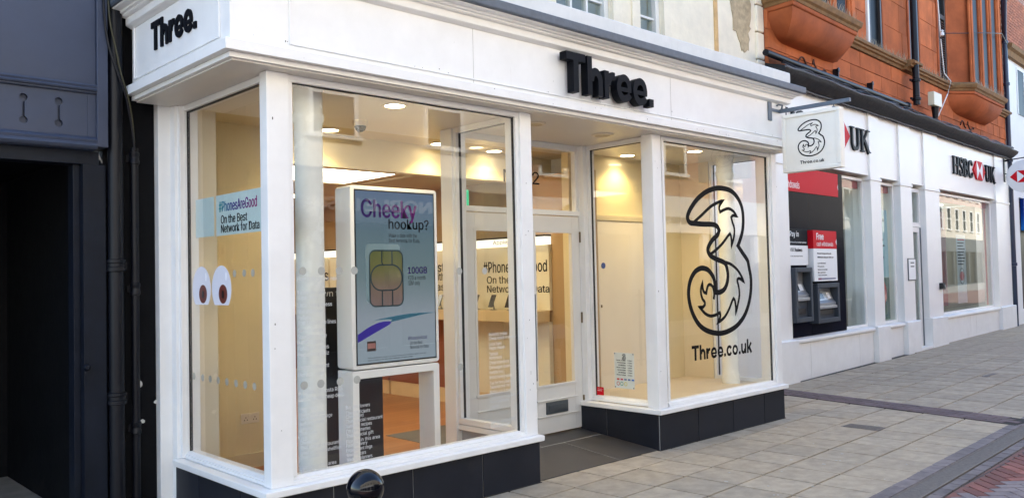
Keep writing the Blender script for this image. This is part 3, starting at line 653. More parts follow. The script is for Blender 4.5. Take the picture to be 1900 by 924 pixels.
for k, s_ in enumerate(('The first','phone with','big ideas')):
    text('slogan', s_, VINYL, dw, (3.9545,3.98,1.70-.13*k), DY, Z_, -X_, width=.62, height=.12, bold=.012, depth=.001)
text('slogan', 'Endless', VINYL, dw, (3.9545,7.0,1.62), DY, Z_, -X_, width=.9, height=.16, bold=.012, depth=.001)
PH = mat('phone_black', (.015,.015,.017), .2)
for i, y in enumerate((1.75,2.05,2.33,2.62,3.3,3.6,3.9,4.2,5.0,5.4)):
    p = thing('display_phone', 'dark phone on an angled stand, %s from the double doors along the display shelf' % ('first','second','third','fourth','fifth','sixth','seventh','eighth','ninth','tenth')[i], 'phone', (3.8,y,1.243), 0, 'phones on the display shelf')
    b = MB(); a = R(24); c, s_ = math.cos(a), math.sin(a)
    pts = [(-.005,.0),( .005,.0),(.005,.155),(-.005,.155)]
    b.ext([(3.79+q[0]*c+q[1]*s_, 1.275-q[0]*s_+q[1]*c) for q in pts], 'y', y-.038, y+.038); b.build('handset', PH, p, bevel=.003)
    MB().cyl((3.85,y,1.244),(3.835,y,1.33),.007,n=8).build('stand', GREYM, p); MB().cyl((3.84,y,1.2435),(3.84,y,1.25),.035,n=16).build('base', GREYM, p)
nb_ = thing('wall_notice', 'blue and white notice on the cream wall inside the doors', 'notice', (3.995,1.2,1.75)); MB().box(3.985,3.9985,1.13,1.27,1.68,1.88).build('sheet', mat('notice_blue', (.06,.12,.28), .5), nb_)
for k in range(4): MB().box(3.983,3.9848,1.15,1.25,1.71+k*.04,1.722+k*.04).build('print_line', WHITEV, nb_)
nr = thing('wall_notice', 'small red fire notice below the blue one inside the doors', 'notice', (3.995,1.2,1.6)); MB().box(3.985,3.9985,1.12,1.26,1.57,1.64).build('sheet', REDV, nr); MB().box(3.983,3.9848,1.14,1.24,1.60,1.61).build('print_line', WHITEV, nr)
sk = thing('wall_socket', 'double plug socket low on the cream wall by the side window', 'socket', (.59,1.80,.49))
MB().box(.50,.66,1.788,1.7995,.45,.535).build('face_plate', PLAST, sk, bevel=.004)
for xx in (.54,.62):
    for q in ((0,.02),(-.012,0),(.012,0)): MB().box(xx+q[0]-.003,xx+q[0]+.003,1.7865,1.7878,.475+q[1],.485+q[1]).build('pin_slot', GASKET, sk)
MB().box(.565,.595,1.783,1.7878,.505,.52).build('switch', PLAST, sk)
# freestanding screen
tm = thing('digital_totem', 'tall white freestanding advertising screen in the big bay window', 'advertising screen', (1.165,.6,FZ))
def rrect(x0, x1, z0, z1, r, n=5):
    out = []
    for cx, cz, a0 in ((x1-r,z1-r,0),(x0+r,z1-r,90),(x0+r,z0+r,180),(x1-r,z0+r,270)):
        for i in range(n+1): a = R(a0+90*i/n); out.append((cx+r*math.cos(a), cz+r*math.sin(a)))
    return out
ty = .5
MB().loft([[(x,ty,z) for x,z in rrect(.757,1.577,.955,2.335,.028)],[(x,ty+.205,z) for x,z in rrect(.757,1.577,.955,2.335,.028)]]).build('screen_case', TOTEM, tm, bevel=.004, smooth=True)
b = MB(); ro = rrect(.757,1.577,FZ,.945,.028); 
b.ext([(.757,.945),(.757,FZ),(.815,FZ),(.815,.885),(1.519,.885),(1.519,FZ),(1.577,FZ),(1.577,.93),(1.565,.945)], 'y', ty, ty+.205); b.build('stand_frame', TOTEM, tm, bevel=.006)
def screen_nodes(t, bs):
    N = t.nodes.new; L = t.links.new; g = N('ShaderNodeNewGeometry'); sp = N('ShaderNodeSeparateXYZ'); L(g.outputs['Position'], sp.inputs[0])
    mr = N('ShaderNodeMapRange'); mr.inputs[1].default_value = .99; mr.inputs[2].default_value = 2.30; L(sp.outputs[2], mr.inputs[0])
    cr = N('ShaderNodeValToRGB'); e = cr.color_ramp.elements
    for i, (p, c) in enumerate(((0,(.30,.37,.43)),(.25,(.31,.36,.42)),(.5,(.16,.23,.25)),(.75,(.12,.19,.23)),(1,(.10,.16,.27)))):
        if i > 1: e.new(p)
    for i, (p, c) in enumerate(((0,(.30,.37,.43)),(.25,(.31,.36,.42)),(.5,(.16,.23,.25)),(.75,(.12,.19,.23)),(1,(.10,.16,.27)))): e[i].position = p; e[i].color = (*c,1)
    L(mr.outputs[0], cr.inputs[0]); bs.inputs['Base Color'].default_value = (.01,.01,.012,1); bs.inputs['Roughness'].default_value = .08
    L(cr.outputs[0], bs.inputs['Emission Color']); bs.inputs['Emission Strength'].default_value = .17
SCR = coord_mat('screen_picture', None, screen_nodes)
MB().box(.792,1.549,ty-.002,ty-.0003,.985,2.307).build('screen_bezel', GASKET, tm)
scr = MB().box(.803,1.538,ty-.0045,ty-.0023,.997,2.295).build('screen', SCR, tm)
SY = ty-.005
def ink(name, col, e=.2): return mat(name, col, .4, emit=e, ecol=col)
INKK = mat('screen_black', (.003,.003,.005), .6, spec=.04)
PURP = coord_mat('screen_purple', None, grad_text(0, .87, 1.40, [(.020,.006,.10),(.045,.006,.12),(.10,.004,.11)]))
T = lambda *a, **k: text('screen_print', a[0], a[1], scr, (a[2],SY,a[3]), X_, Z_, -Y_, width=a[4], height=a[5], depth=.0006, **k)
T('Cheeky', PURP, .853, 2.062, .515, .172, bold=.02); T('hookup?', INKK, 1.10, 1.992, .388, .098, bold=.01)
T('Make a date with the', INKK, 1.10, 1.948, .27, .031); T('Best Network for Data.', INKK, 1.10, 1.908, .30, .031)
INKP = mat('screen_violet', (.020,.006,.09), .6, spec=.04)
T('100GB', INKP, 1.278, 1.665, .185, .052, bold=.02); T('£20 a month', INKK, 1.278, 1.615, .17, .034); T('SIM only', INKK, 1.278, 1.565, .115, .042)
T('#PhonesAreGood', INKP, 1.265, 1.145, .185, .030); T('On the Best', INKK, 1.285, 1.108, .12, .027); T('Network for Data', INKK, 1.285, 1.075, .18, .027)
T('Three small print: subject to status, terms and conditions apply and vary', INKK, .89, 1.028, .55, .011, res=1); T('see in store for the full details of this offer', INKK, .89, 1.012, .42, .010, res=1)
def fl(name, polys, m, dy=0, t=.0006): return MB().flat(polys, (0,SY-dy,0), X_, Z_, -Y_, t).build(name, m, scr)
fl('card_shadow', [rrect(.885,1.20,1.45,1.895,.03)], mat('card_grey', (.10,.15,.17), .5, emit=.16, ecol=(.085,.13,.145)), -.0001, .0003)
GOLD = coord_mat('sim_gold', None, grad_text(2, 1.42, 1.84, [(.20,.15,.15),(.20,.15,.12),(.15,.15,.06),(.11,.13,.05)]))
fl('sim_chip', [rrect(.918,1.225,1.42,1.845,.05)], GOLD, .0006)
ST = .011
for pth, cl in ((rrect(.918,1.225,1.42,1.845,.05),True),(rrect(.928,1.218,1.54,1.735,.095,8),True),([(1.03,1.845),(1.03,1.755),(1.04,1.735)],False),([(1.125,1.845),(1.125,1.735)],False),([(1.03,1.54),(1.03,1.42)],False),([(1.125,1.54),(1.125,1.42)],False)):
    fl('chip_line', ribbon(pth, ST, cl), mat('chip_line_ink', (.008,.03,.04), .4) if 'chip_line_ink' not in bpy.data.materials else bpy.data.materials['chip_line_ink'], .0013)
SW1 = ink('swoosh_blue', (.02,.012,.16), .15); SW2 = ink('swoosh_teal', (.02,.09,.14), .1)
fl('swoosh', [smooth_path([(.804,1.215),(.90,1.265),(1.0,1.298),(1.09,1.302),(1.11,1.292),(1.08,1.272),(.96,1.222),(.804,1.155)], True, 3)], SW1)
fl('swoosh', [smooth_path([(.95,1.315),(1.10,1.335),(1.30,1.352),(1.537,1.352),(1.40,1.338),(1.22,1.312),(1.10,1.295),(1.12,1.315),(1.05,1.318)], True, 3)], SW2)
fl('print_badge', [[(.885,1.085),(.965,1.085),(.965,1.16),(.885,1.16)]], mat('badge_dark', (.03,.02,.02), .5)); fl('print_badge', [[(.89,1.105),(.96,1.105),(.96,1.145),(.89,1.145)]], mat('badge_pink', (.35,.16,.14), .5), .0007)
bk = thing('black_board', 'tall black poster board standing behind the white advertising screen', 'poster board', (.96,.92,FZ))
MB().box(.63,1.30,.90,.93,FZ,1.57).build('panel', mat('board_black', (.010,.010,.013), .45), bk, bevel=.003); text('print_line', 'Down to hair', WVINYL, bk, (.66,.8995,1.50), X_, Z_, -Y_, width=.42, height=.05, depth=.001, res=2)

# ---------------------------------------------------------------- print on the glass
OUT = [(33,500),(153,489),(241,444),(296,375),(309,290),(293,204),(252,133),(228,101),(284,52),(348,-2),(363,-42),(389,-143),(369,-269),(299,-383),(187,-460),(50,-497),(-66,-500),(-192,-474),(-286,-426),(-356,-345),(-389,-259),(-389,-190),(-365,-129),(-316,-80),(-265,-59),(-216,-54),(-157,-67),(-109,-102),(-83,-142),(-80,-186),(-77,-220),(-23,-221),(34,-203),(72,-162),(87,-105),(75,-52),(58,-25),(24,-11),(-61,9),(-127,33),(-152,67),(-135,101),(-91,139),(-28,174),(-7,205),(-31,232),(-85,244),(-193,243),(-298,245),(-355,250),(-379,276),(-369,309),(-326,357),(-255,413),(-158,462),(-60,490)]
FL1 = [(-309,253),(-214,304),(-103,366),(-3,401),(54,414),(15,385),(1,357),(12,333),(56,348),(120,361),(184,343),(223,311),(175,314),(151,300),(166,265),(187,223),(180,167),(144,97),(146,131),(141,166),(129,184),(103,169),(31,116),(-45,74),(-120,41)]
FL2 = [(62,-15),(135,-32),(210,-70),(261,-116),(290,-156),(244,-134),(215,-133),(205,-148),(221,-190),(227,-247),(203,-313),(174,-372),(176,-336),(166,-286),(149,-270),(129,-289),(88,-341),(27,-395),(-58,-430),(-32,-400),(-24,-376),(-30,-361),(-74,-373),(-145,-378),(-207,-359),(-253,-326),(-272,-313),(-232,-315),(-208,-300),(-210,-281),(-236,-257),(-251,-217),(-246,-186),(-229,-153),(-228,-186),(-214,-214),(-186,-223),(-178,-196),(-162,-172),(-137,-166),(-107,-182),(-92,-229),(-101,-267)]
def numeral(parent, O, U, N, h, wd=.033, m=VINYL, sx=1):
    k = h/1000
    sc = lambda L: [(x*k*sx, y*k) for x, y in L]
    MB().flat(ribbon(smooth_path(sc(OUT), True, 4, 70), wd*h, True), O, U, Z_, N, .0008).build('numeral_outline', m, parent)
    for L, off in ((FL1,.0004),(FL2,.0006)):
        pts = smooth_path(sc(L), False, 3, 60)
        MB().flat(ribbon(pts, wd*.62*h), Vector(O)+Vector(N)*off, U, Z_, N, .0008).build('flame_line', m, parent)
gl3 = thing('window_logo', 'large black outlined numeral logo with flames and web address on the bay glass', 'window decal', (4.93,-.004,.74))
numeral(gl3, (4.933,-.0038,1.746), X_, -Y_, 1.508, .036)
letters('Three.co.uk', (4.368,-.0038,.745), X_, -Y_, 1.125, .15, .0008, VINYL, gl3, standoff=0)
# eyes
EW = mat('eye_white', (.78,.78,.86), .35); EI = mat('eye_iris', (.15,.028,.018), .4); EP = mat('eye_pupil', (.004,.004,.005), .3); EH = mat('eye_shine', (.95,.95,1), .3)
XS = -.1325
def side(polys, name, m, parent, off=0): return MB().flat(polys, (XS-off,0,0), Y_, Z_, -X_, .0008).build(name, m, parent)
for c, lab in ((1.071,'white cartoon eye sticker on the side window, nearer the wall'),(.745,'white cartoon eye sticker on the side window, nearer the corner post')):
    e = thing('eye_sticker', lab, 'sticker', (XS,c,1.40), 0, 'pair of eye stickers')
    full = [(c+.153*math.cos(t), 1.585+.160*math.sin(t)) for t in [2*math.pi*i/48 for i in range(48)]]
    side([[p for p in full if p[1] > 1.464]], 'eyeball', EW, e)
    side([disc(c-.025,1.548,.066,28,.066)], 'iris', EI, e, .001); side([disc(c-.025,1.545,.019,24,.028)], 'pupil', EP, e, .002)
    side([disc(c-.075,1.67,.014,14,.03)], 'shine', EH, e, .001)
# poster on the side window
po = thing('window_poster', 'pale blue poster with slogan lettering hung behind the side window', 'poster', (-.1,.5,1.9))
PB = mat('poster_pale_blue', (.62,.75,.73), .5, var=.05, vscale=12)
MB().box(-.118,-.115,.887,1.195,1.957,2.235).build('sheet', PB, po); MB().box(-.118,-.115,.13,.852,1.953,2.236).build('sheet', PB, po)
GRADP = coord_mat('poster_gradient_ink', None, grad_text(1, .25, .78, [(.35,.01,.18),(.12,.01,.25),(.03,.03,.28),(.05,.35,.40)]))
for s_, z, wd, h, m_, y0 in (('#PhonesAreGood',2.118,.565,.072,GRADP,.800),('On the Best',2.035,.395,.058,VINYL,.770),('Network for Data',1.972,.565,.058,VINYL,.770)):
    text('poster_print', s_, m_, po, (-.1185,y0,z), DY, Z_, -X_, width=wd, height=h, bold=.01, depth=.0006)
# frosted dots on the panes
def dots_side(zs, ys):
    for z in zs:
        for y in ys: MB().flat([disc(y,z,.026,16)], (-.1245,0,0), Y_, Z_, X_, .0008).build('safety_dot', DOTM, pane_side)
dots_side((1.686,), (.294,.417,.561)); dots_side((.948,), (.291,.421,.556,.695,.831,.963,1.089,1.24))
DOTW = mat('dot_white', (.50,.50,.47), .7)
for x, z in ((.075,1.689),(.213,1.689),(.347,1.689),(.465,1.689),(1.391,1.674),(1.646,1.672),(.075,.956),(.196,.955),(.342,.955),(.473,.953),(1.383,.957)):
    MB().flat([disc(x,z,.027,18)], (0,.0035,0), X_, Z_, Y_, .0008).build('safety_dot', DOTW, pane_main)
# search-phrase lists in white vinyl on the big bay glass
def wlist(label, x, z, lines, hgt, step, wscale=.52, y=-.0038, name='window_text_list'):
    t = thing(name, label, 'window lettering', (x,y,z))
    for i, s_ in enumerate(lines):
        if s_: text('text_line', s_, WVINYL, t, (x,y,z-i*step), X_, Z_, -Y_, width=len(s_)*hgt*wscale, height=hgt*(1.25 if any(q in s_ for q in 'gpyq') else 1), depth=.0005, res=2)
wlist('long white vinyl list of search phrases over the pale column', .03, 1.62, ['How to fix grown hair','','Dinner for one','Super fancy','Little black dress','New underwear','Perfume','Top 10 chat up lines','Sexiest shoes','Someone to love','Dancing pants','Funny cat videos','Personality quiz','','Vegan restaurant','Men and women','','','A holiday in Costa Rica','Beach towels cheap deals'], .027, .0405)
wlist('white vinyl list of search phrases low on the big bay glass beside the corner post', .035, .79, ['Very cheap','Best date ideas','Bondi beach cottage','Building deals','Romance','Thai curry','J LO','Cheeky text','That special restaurant','What wine with shellfish','Pho recipes','','Florists in this area','Discreet delivery'], .024, .0305)
wlist('white vinyl list of dating phrases on the glass below the advertising screen', .376, .760, ['Buy you flowers','Theatre tickets','Cheeky text','That special restaurant','Romantic recipes',"I'm sorry memes",'That special gift','Florists in this area','Food delivery','Engagement rings','Wedding cars','Wedding planners'], .0245, .0315)
wlist('white vinyl list of honeymoon phrases on the glass next to the door post', 1.668, 1.168, ['Romantic breaks','Cheap hotels in Venice','Local bars','Vegas chapels','Yasssss','Honeymoons','Cheap honeymoons','Extravagant moons','Humble brag','British honeymoons','Tea for two deals','Takeaway near me','Nights out in town','That bloke in Poldark','Fencing lessons','Fencing','','','Said no one ever GIF','Cute engagement'], .026, .0375, .50)
# hours sheet and red sticker on the return pane
hs = thing('hours_sheet', 'white opening hours sheet fixed low inside the porch side window', 'notice', (3.85,.5,.5))
UH = -Y_; XH = 3.8515
MB().box(3.8518,3.853,.315,.565,.495,.845).build('sheet', mat('hours_paper', (.62,.66,.62), .35), hs)
for i in range(7):
    z = .765-.024*i
    for y0, wd in ((.535-.012*(i % 3),.05),(.475,.055),(.395,.055)): text('hours_line', ('Monday','9.00am','5.30pm')[0 if wd == .05 else (1 if y0 > .45 else 2)], VINYL, hs, (XH,y0,z), UH, Z_, -X_, width=wd, height=.011, bold=.02, depth=.0004, res=1)
numeral(hs, (XH,.44,.805), UH, -X_, .058, .06)
for i, c in enumerate(((.6,.05,.03),(.5,.05,.1),(.15,.2,.35),(.1,.15,.35),(.05,.15,.5))): MB().flat([[(-.535+.046*i,.575),(-.503+.046*i,.575),(-.503+.046*i,.592),(-.535+.046*i,.592)]], (XH,0,0), UH, Z_, -X_, .0005).build('card_badge', mat('card_badge_%d' % i, c, .4), hs)
for y, c in ((-.52,(.5,.04,.04)),(-.475,(.05,.3,.2)),(-.425,(.55,.50,.06))): MB().flat(ribbon(disc(y,.54,.017,18), .006, True), (XH,0,0), UH, Z_, -X_, .0005).build('pictogram', mat('pictogram_%d' % int(-y*1000), c, .4), hs)
for y in (.325,.555):
    for z in (.505,.835): MB().lathe([(.006,0),(.006,-.004),(.0005,-.0041)], (XH,y,z), 10, 'x').build('fixing_stud', GREYM, hs)
rs = thing('red_sticker', 'small red sticker at the bottom corner of the porch side window', 'sticker', (3.85,.76,.42))
MB().box(3.8505,3.8515,.71,.80,.405,.485).build('sheet', REDV, rs); text('print_line', 'card payments', WHITEV, rs, (3.8502,.79,.462), UH, Z_, -X_, width=.06, height=.010, depth=.0004, res=1); text('print_line', 'welcome here', WHITEV, rs, (3.8502,.79,.446), UH, Z_, -X_, width=.055, height=.010, depth=.0004, res=1)

# ================================================================ HANGING SIGN
hg = thing('hanging_sign', 'square white hanging sign with black numeral logo on a grey steel bracket', 'sign', (5.95,-.2,2.68))
MB().box(5.69,5.76,-.186,-.171,3.27,3.475).build('wall_plate', STEELB, hg, bevel=.003)
MB().box(5.925,5.965,-.98,-.170,3.375,3.415).build('bracket_arm', STEELB, hg, bevel=.003); MB().box(5.76,5.924,-.186,-.172,3.38,3.41).build('bracket_foot', STEELB, hg)
MB().tube([(5.945,-.2,3.416),(5.93,-.22,3.455),(5.90,-.19,3.465),(5.87,-.187,3.45)], .012).build('bracket_scroll', STEELB, hg, smooth=True)
for y in (-.34,-.80):
    MB().cyl((5.945,y,3.33),(5.945,y,3.376),.007,n=8).build('hanger', GREYM, hg); MB().lathe([(.004,0),(.016,.005),(.016,.014),(.004,.018)], (5.945,y,3.338), 12).build('hanger_nut', GREYM, hg)
MB().box(5.905,5.985,-.885,-.225,2.695,3.335).build('sign_case', SIGNW, hg, bevel=.004)
b = MB(); 
for (y0,y1,z0,z1) in ((-.885,-.225,3.295,3.335),(-.885,-.225,2.695,2.735),(-.885,-.845,2.7355,3.2945),(-.265,-.225,2.7355,3.2945)): b.box(5.888,5.9045,y0,y1,z0,z1)
b.build('sign_frame', SIGNW, hg, bevel=.006)
numeral(hg, (5.9045,-.555,3.045), DY, -X_, .385, .036)
letters('Three.co.uk', (5.9045,-.42,2.775), DY, -X_, .275, .036, .0008, VINYL, hg, standoff=0)

# ================================================================ LEFT NEIGHBOUR: dark shopfront
lf = thing('dark_shopfront', 'blue-grey panelled old shopfront with a black open doorway beside the white shop', 'shopfront', (-2,1.4,G))
MB().box(-4.5,-.737,1.40,1.6,3.032,4.6).build('fascia_panel', NAVY, lf, bevel=.004)
MB().box(-.736,-.664,1.372,1.6,2.595,4.6).build('stile', NAVY, lf, bevel=.005)
MB().ext([(1.6,2.968),(1.395,2.968),(1.388,2.974),(1.388,2.982),(1.372,2.985),(1.366,2.995),(1.372,3.005),(1.366,3.018),(1.372,3.03),(1.40,3.0315),(1.6,3.0315)], 'x', -4.5, -.7365).build('upper_moulding', NAVY, lf, smooth=True)
MB().ext([(1.6,2.575),(1.385,2.575),(1.37,2.585),(1.362,2.60),(1.37,2.618),(1.378,2.622),(1.372,2.64),(1.385,2.655),(1.405,2.6655),(1.6,2.6655)], 'x', -4.5, -.7365).build('lower_moulding', NAVY, lf, smooth=True)
# frieze with keyhole slots: real cut-outs in front of a backing board
MB().box(-4.5,-.7365,1.442,1.6,2.666,2.9675).build('frieze_backing', NAVY, lf)
MB().box(-.79,-.7365,1.406,1.4418,2.666,2.9675).build('frieze_end', NAVY, lf, bevel=.003)
def keyhole(x):
    o = []
    R1 = .026; hw = .008
    a0 = math.asin(hw/R1)
    o = [(x+R1*math.cos(t), 2.742+R1*math.sin(t)) for t in [R(90)+a0+k*(2*math.pi-2*a0)/14 for k in range(15)]]
    o += [(x+R1*math.cos(t), 2.893+R1*math.sin(t)) for t in [-R(90)+a0+k*(2*math.pi-2*a0)/14 for k in range(15)]]
    return o
for i in range(8):
    xc = -.973-.215*i; x0 = xc-.1075 if i < 7 else -4.5; x1 = xc+.1075 if i else -.7905
    kh = keyhole(xc); z0, z1 = 2.666, 2.9675
    # board piece with a hole: bridge polygon
    bm = bmesh.new(); outer = [bm.verts.new((x,1.412,z)) for x, z in ((x0,z0),(x1,z0),(x1,z1),(x0,z1))]; inner = [bm.verts.new((x,1.412,z)) for x, z in kh]
    es = [bm.edges.new((L[j],L[(j+1) % len(L)])) for L in (outer,inner) for j in range(len(L))]
    bmesh.ops.triangle_fill(bm, edges=es, use_beauty=True); g = bmesh.ops.extrude_face_region(bm, geom=bm.faces[:])
    bmesh.ops.translate(bm, verts=[v for v in g['geom'] if isinstance(v, bmesh.types.BMVert)], vec=(0,.0295,0)); bmesh.ops.recalc_face_normals(bm, faces=bm.faces)
    me = bpy.data.meshes.new('frieze_board'); bm.to_mesh(me); bm.free(); link('frieze_board', me, NAVY, lf)
MB().box(-4.5,-.70,1.46,1.62,2.478,2.5745).build('lintel', NAVYD, lf, bevel=.004)
MB().box(-.815,-.665,1.43,1.62,G,2.4775).build('door_jamb', NAVYD, lf, bevel=.004); MB().box(-.86,-.816,1.50,1.62,G,2.4775).build('door_stop', NAVYD, lf, bevel=.004)
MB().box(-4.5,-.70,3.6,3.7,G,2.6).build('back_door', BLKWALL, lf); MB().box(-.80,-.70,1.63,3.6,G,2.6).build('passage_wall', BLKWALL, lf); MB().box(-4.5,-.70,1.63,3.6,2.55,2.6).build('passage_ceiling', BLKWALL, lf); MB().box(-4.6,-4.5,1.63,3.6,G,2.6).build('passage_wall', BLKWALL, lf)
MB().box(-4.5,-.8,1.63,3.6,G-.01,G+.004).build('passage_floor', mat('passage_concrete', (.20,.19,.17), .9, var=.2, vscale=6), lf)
MB().lathe([(.02,0),(.024,-.012),(.015,-.03),(.0005,-.032)], (-.80,1.43,1.06), 16, 'y').build('door_knob', NAVYD, lf, smooth=True)
MB().box(-4.5,-.28,1.44,1.9,4.6,9.5).build('upper_wall', CREAM, lf)
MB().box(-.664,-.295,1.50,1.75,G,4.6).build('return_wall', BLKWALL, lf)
for (x,z,h) in ((-.445,.99,.16),(-.445,.24,.10),(-.30,.76,.03),(-.42,.9,.05),(-.40,.63,.03)):
    pts = [(x+random.uniform(-.006,.006)+(.016 if k < 6 else -.016)*math.sin(math.pi*((k % 6)+.5)/6), z-h/2+h*((k/5) if k < 6 else (11-k)/5)) for k in range(12)]
    MB().flat([pts], (0,1.4995,0), X_, Z_, -Y_, .003).build('paint_flake', FLAKE, lf)
def downpipe(label, x, y, r, z0, z1, joints, m=PIPE, name='downpipe'):
    t = thing(name, label, 'drainpipe', (x,y,z0)); MB().cyl((x,y,z0),(x,y,z1),r,n=18).build('pipe', m, t, smooth=True)
    for z in joints:
        MB().lathe([(r*1.02,0),(r*1.25,.005),(r*1.25,.03),(r*1.12,.035),(r*1.12,.06),(r*1.25,.065),(r*1.25,.085),(r*1.02,.09)], (x,y,z), 18).build('pipe_collar', m, t, smooth=True)
        MB().box(x-r*1.7,x+r*1.7,y+r*.7,y+r*1.0,z+.02,z+.07).build('pipe_bracket', m, t)
    return t
downpipe('black drainpipe with ringed joints between the dark shopfront and the white shop', -.60, 1.43, .052, G, 4.6, (.78,1.72,3.6))
downpipe('thinner black pipe running down beside the white end pilaster', -.46, 1.455, .028, G, 2.62, (.55,1.55,2.5))
for k, (lab, off) in enumerate((('black cable drooping down beside the drainpipe to the thinner pipe',0),('black and yellow cable twisted beside the other cable over the drainpipe',.035))):
    cbl = thing('cable', lab, 'cable', (-.46,1.4,2.6)); pts = smooth_path([(-.70+off,1.36,3.75),(-.69+off,1.355,3.5),(-.66+off*1.3,1.355,3.3),(-.60+off*.6,1.355,3.12),(-.545+off*.4,1.37,2.98),(-.50+off*.3,1.40,2.8),(-.465,1.43,2.60)], False, 5)
    pts = [Vector(p) for p in pts] if len(pts[0]) == 3 else pts
    MB().tube(pts, .0085-.002*k, 8).build('flex', PIPE if k == 0 else mat('cable_yellow', (.03,.028,.008), .5), cbl, smooth=True)

# ================================================================ CREAM BUILDING over the white shop
cb = thing('cream_building', 'cream painted stone upper storey with sash windows and chipped quoins', 'building', (4,1.45,3.8))
WX = [(1.6,2.75),(4.06,5.04),(5.57,6.05)]
e = [-.28]+[q for p in WX for q in p]+[8.3]
for i in range(0, len(e), 2): MB().box(e[i],e[i+1],1.45,1.9,3.83,9.5).build('wall', CREAM, cb)
for (x0,x1) in WX:
    MB().box(x0,x1,1.45,1.9,6.6,9.5).build('wall', CREAM, cb); MB().box(x0,x1,1.45,1.9,3.83,4.30).build('wall', CREAM, cb)
    f = MB(); f.box(x0+.002,x0+.075,1.50,1.62,4.302,6.598); f.box(x1-.075,x1-.002,1.50,1.62,4.302,6.598); f.box(x0+.075,x1-.075,1.50,1.62,4.302,4.38); f.box(x0+.075,x1-.075,1.50,1.62,6.5,6.598)
    wo = f.build('window', CREAMW, cb, bevel=.004); n = 2 if x1-x0 > .7 else 1
    b = MB()
    for k in range(1, n+1): 
        if n > 1 and k <= n-0: xx = x0+.075+(x1-x0-.15)*k/(n+1); b.box(xx-.016,xx+.016,1.53,1.60,4.381,6.499)
    for z in (4.83,5.32,5.8): b.box(x0+.0755,x1-.0755,1.535,1.595,z,z+.028)
    b.build('glazing_bar', CREAMW, wo); MB().box(x0+.076,x1-.076,1.565,1.571,4.381,6.499).build('pane', GLASSB, wo)
    MB().box(x0-.1,x1+.1,1.905,1.94,4.2,6.7).build('blind', mat('grey_blind', (.34,.33,.29), .7) if 'grey_blind' not in bpy.data.materials else bpy.data.materials['grey_blind'], wo)
    b = MB(); b.box(x0-.16,x0-.005,1.425,1.4495,4.2,6.7); b.box(x1+.005,x1+.16,1.425,1.4495,4.2,6.7); b.build('window_surround', CREAM, cb, bevel=.006)
MB().box(7.22,7.30,1.432,1.4495,3.9,9.0).build('stained_strip', mat('rusty_stain_stone', (.60,.38,.16), .8, var=.2, vscale=8), cb)
for i, z in enumerate([3.9+.40*k for k in range(14)]):
    MB().box(8.3005,8.72+(.02 if i % 2 else -.015),1.405+random.uniform(0,.012),1.9,z+.008,z+.392).build('quoin_stone', CREAM, cb, bevel=.022)
def blob(cx, cz, rx, rz, seed, n=26):
    rnd = random.Random(seed); return smooth_path([(cx+rx*(1+rnd.uniform(-.25,.18))*math.cos(2*math.pi*k/n), cz+rz*(1+rnd.uniform(-.22,.15))*math.sin(2*math.pi*k/n)) for k in range(n)], True, 2)
MB().flat([blob(7.94,5.38,.28,.50,4)], (0,1.4495,0), X_, Z_, -Y_, .012).build('bare_stone_patch', RAWST, cb); MB().flat([blob(7.99,4.95,.15,.22,9)], (0,1.4495,0), X_, Z_, -Y_, .010).build('bare_stone_patch', RAWST, cb)
MB().box(-.3,8.7,1.3,3,9.5,9.9).build('eaves_cornice', CREAM, cb, bevel=.02)
MB().box(4.3,8.75,1.43,1.9,G-.02,3.829).build('ground_floor_wall', BANKW, cb)

# ================================================================ BANK
BX, BY, BA = 8.88, 1.37, R(3)
bk_ = thing('bank_building', 'red sandstone building with a white bank shopfront on the ground floor', 'building', (BX,BY,0), BA)
L_ = dict(local=True)
SX, SD, SU = Vector((1,0,0)), Vector((0,1,0)), Vector((0,0,1))
def base_z(s): return gz(BX+s)-.03
FB = mat('bank_fascia_white', (.84,.825,.785), .35, var=.015, vscale=2)
MB().box(-.45,12.85,.0,.5,3.27,4.39).build('fascia', FB, bk_, **L_)
PIL = [(-.45,.03),(3.30,3.78),(4.80,5.42),(6.22,7.12),(11.55,12.80)]
for (a, c) in PIL:
    MB().box(a,c,-.035,.45,.60,3.185).build('pilaster', BANKW, bk_, bevel=.006, **L_)
    MB().box(a-.03,c+.03,-.05,.44,3.186,3.235).build('pilaster_cap', BANKW, bk_, bevel=.006, **L_)
    MB().box(a,c,-.035,.44,3.236,4.385).build('fascia_pilaster', FB, bk_, bevel=.005, **L_)
    MB().ext([(-.10,base_z(a)),(-.10,.585),(-.085,.60),(.4,.6),(.4,base_z(a))], 'x', a-.05, c+.06).build('pilaster_base', BANKST, bk_, bevel=.006, **L_)
def bank_window(a, c, z0=.60, z1=3.22, glass=True, ga=None):
    f = MB(); f.box(a+.001,a+.05,.10,.17,z0,z1-.001); f.box(c-.05,c-.001,.10,.17,z0,z1-.001); f.box(a+.05,c-.05,.10,.17,z1-.05,z1-.001); f.box(a+.05,c-.05,.10,.17,z0,z0+.04)
    o = f.build('window_frame', BANKW, bk_, bevel=.004, **L_)
    MB().box((ga or a+.051),c-.051,.13,.136,z0+.041,z1-.051).build('pane', GLASSB, o, **L_)
    MB().ext([(-.03,.52),(-.055,.535),(-.06,.555),(-.055,.575),(-.03,.59),(.1,.60),(.1,.52)], 'x', a+.035, c-.06).build('window_sill', BANKW, bk_, smooth=True, **L_)
    MB().box(a,c,.2,.26,3.05,3.22).build('red_blind_box', mat('blind_red', (.55,.08,.07), .5) if 'blind_red' not in bpy.data.materials else bpy.data.materials['blind_red'], o, **L_)
    return o
def riser(a, c, joints):
    e = [a+.06]+joints+[c-.05]
    for p, q in zip(e, e[1:]): MB().box(p+.004,q-.004,-.01,.1,base_z(p),.519).build('stall_riser_panel', BANKST, bk_, bevel=.003, **L_)
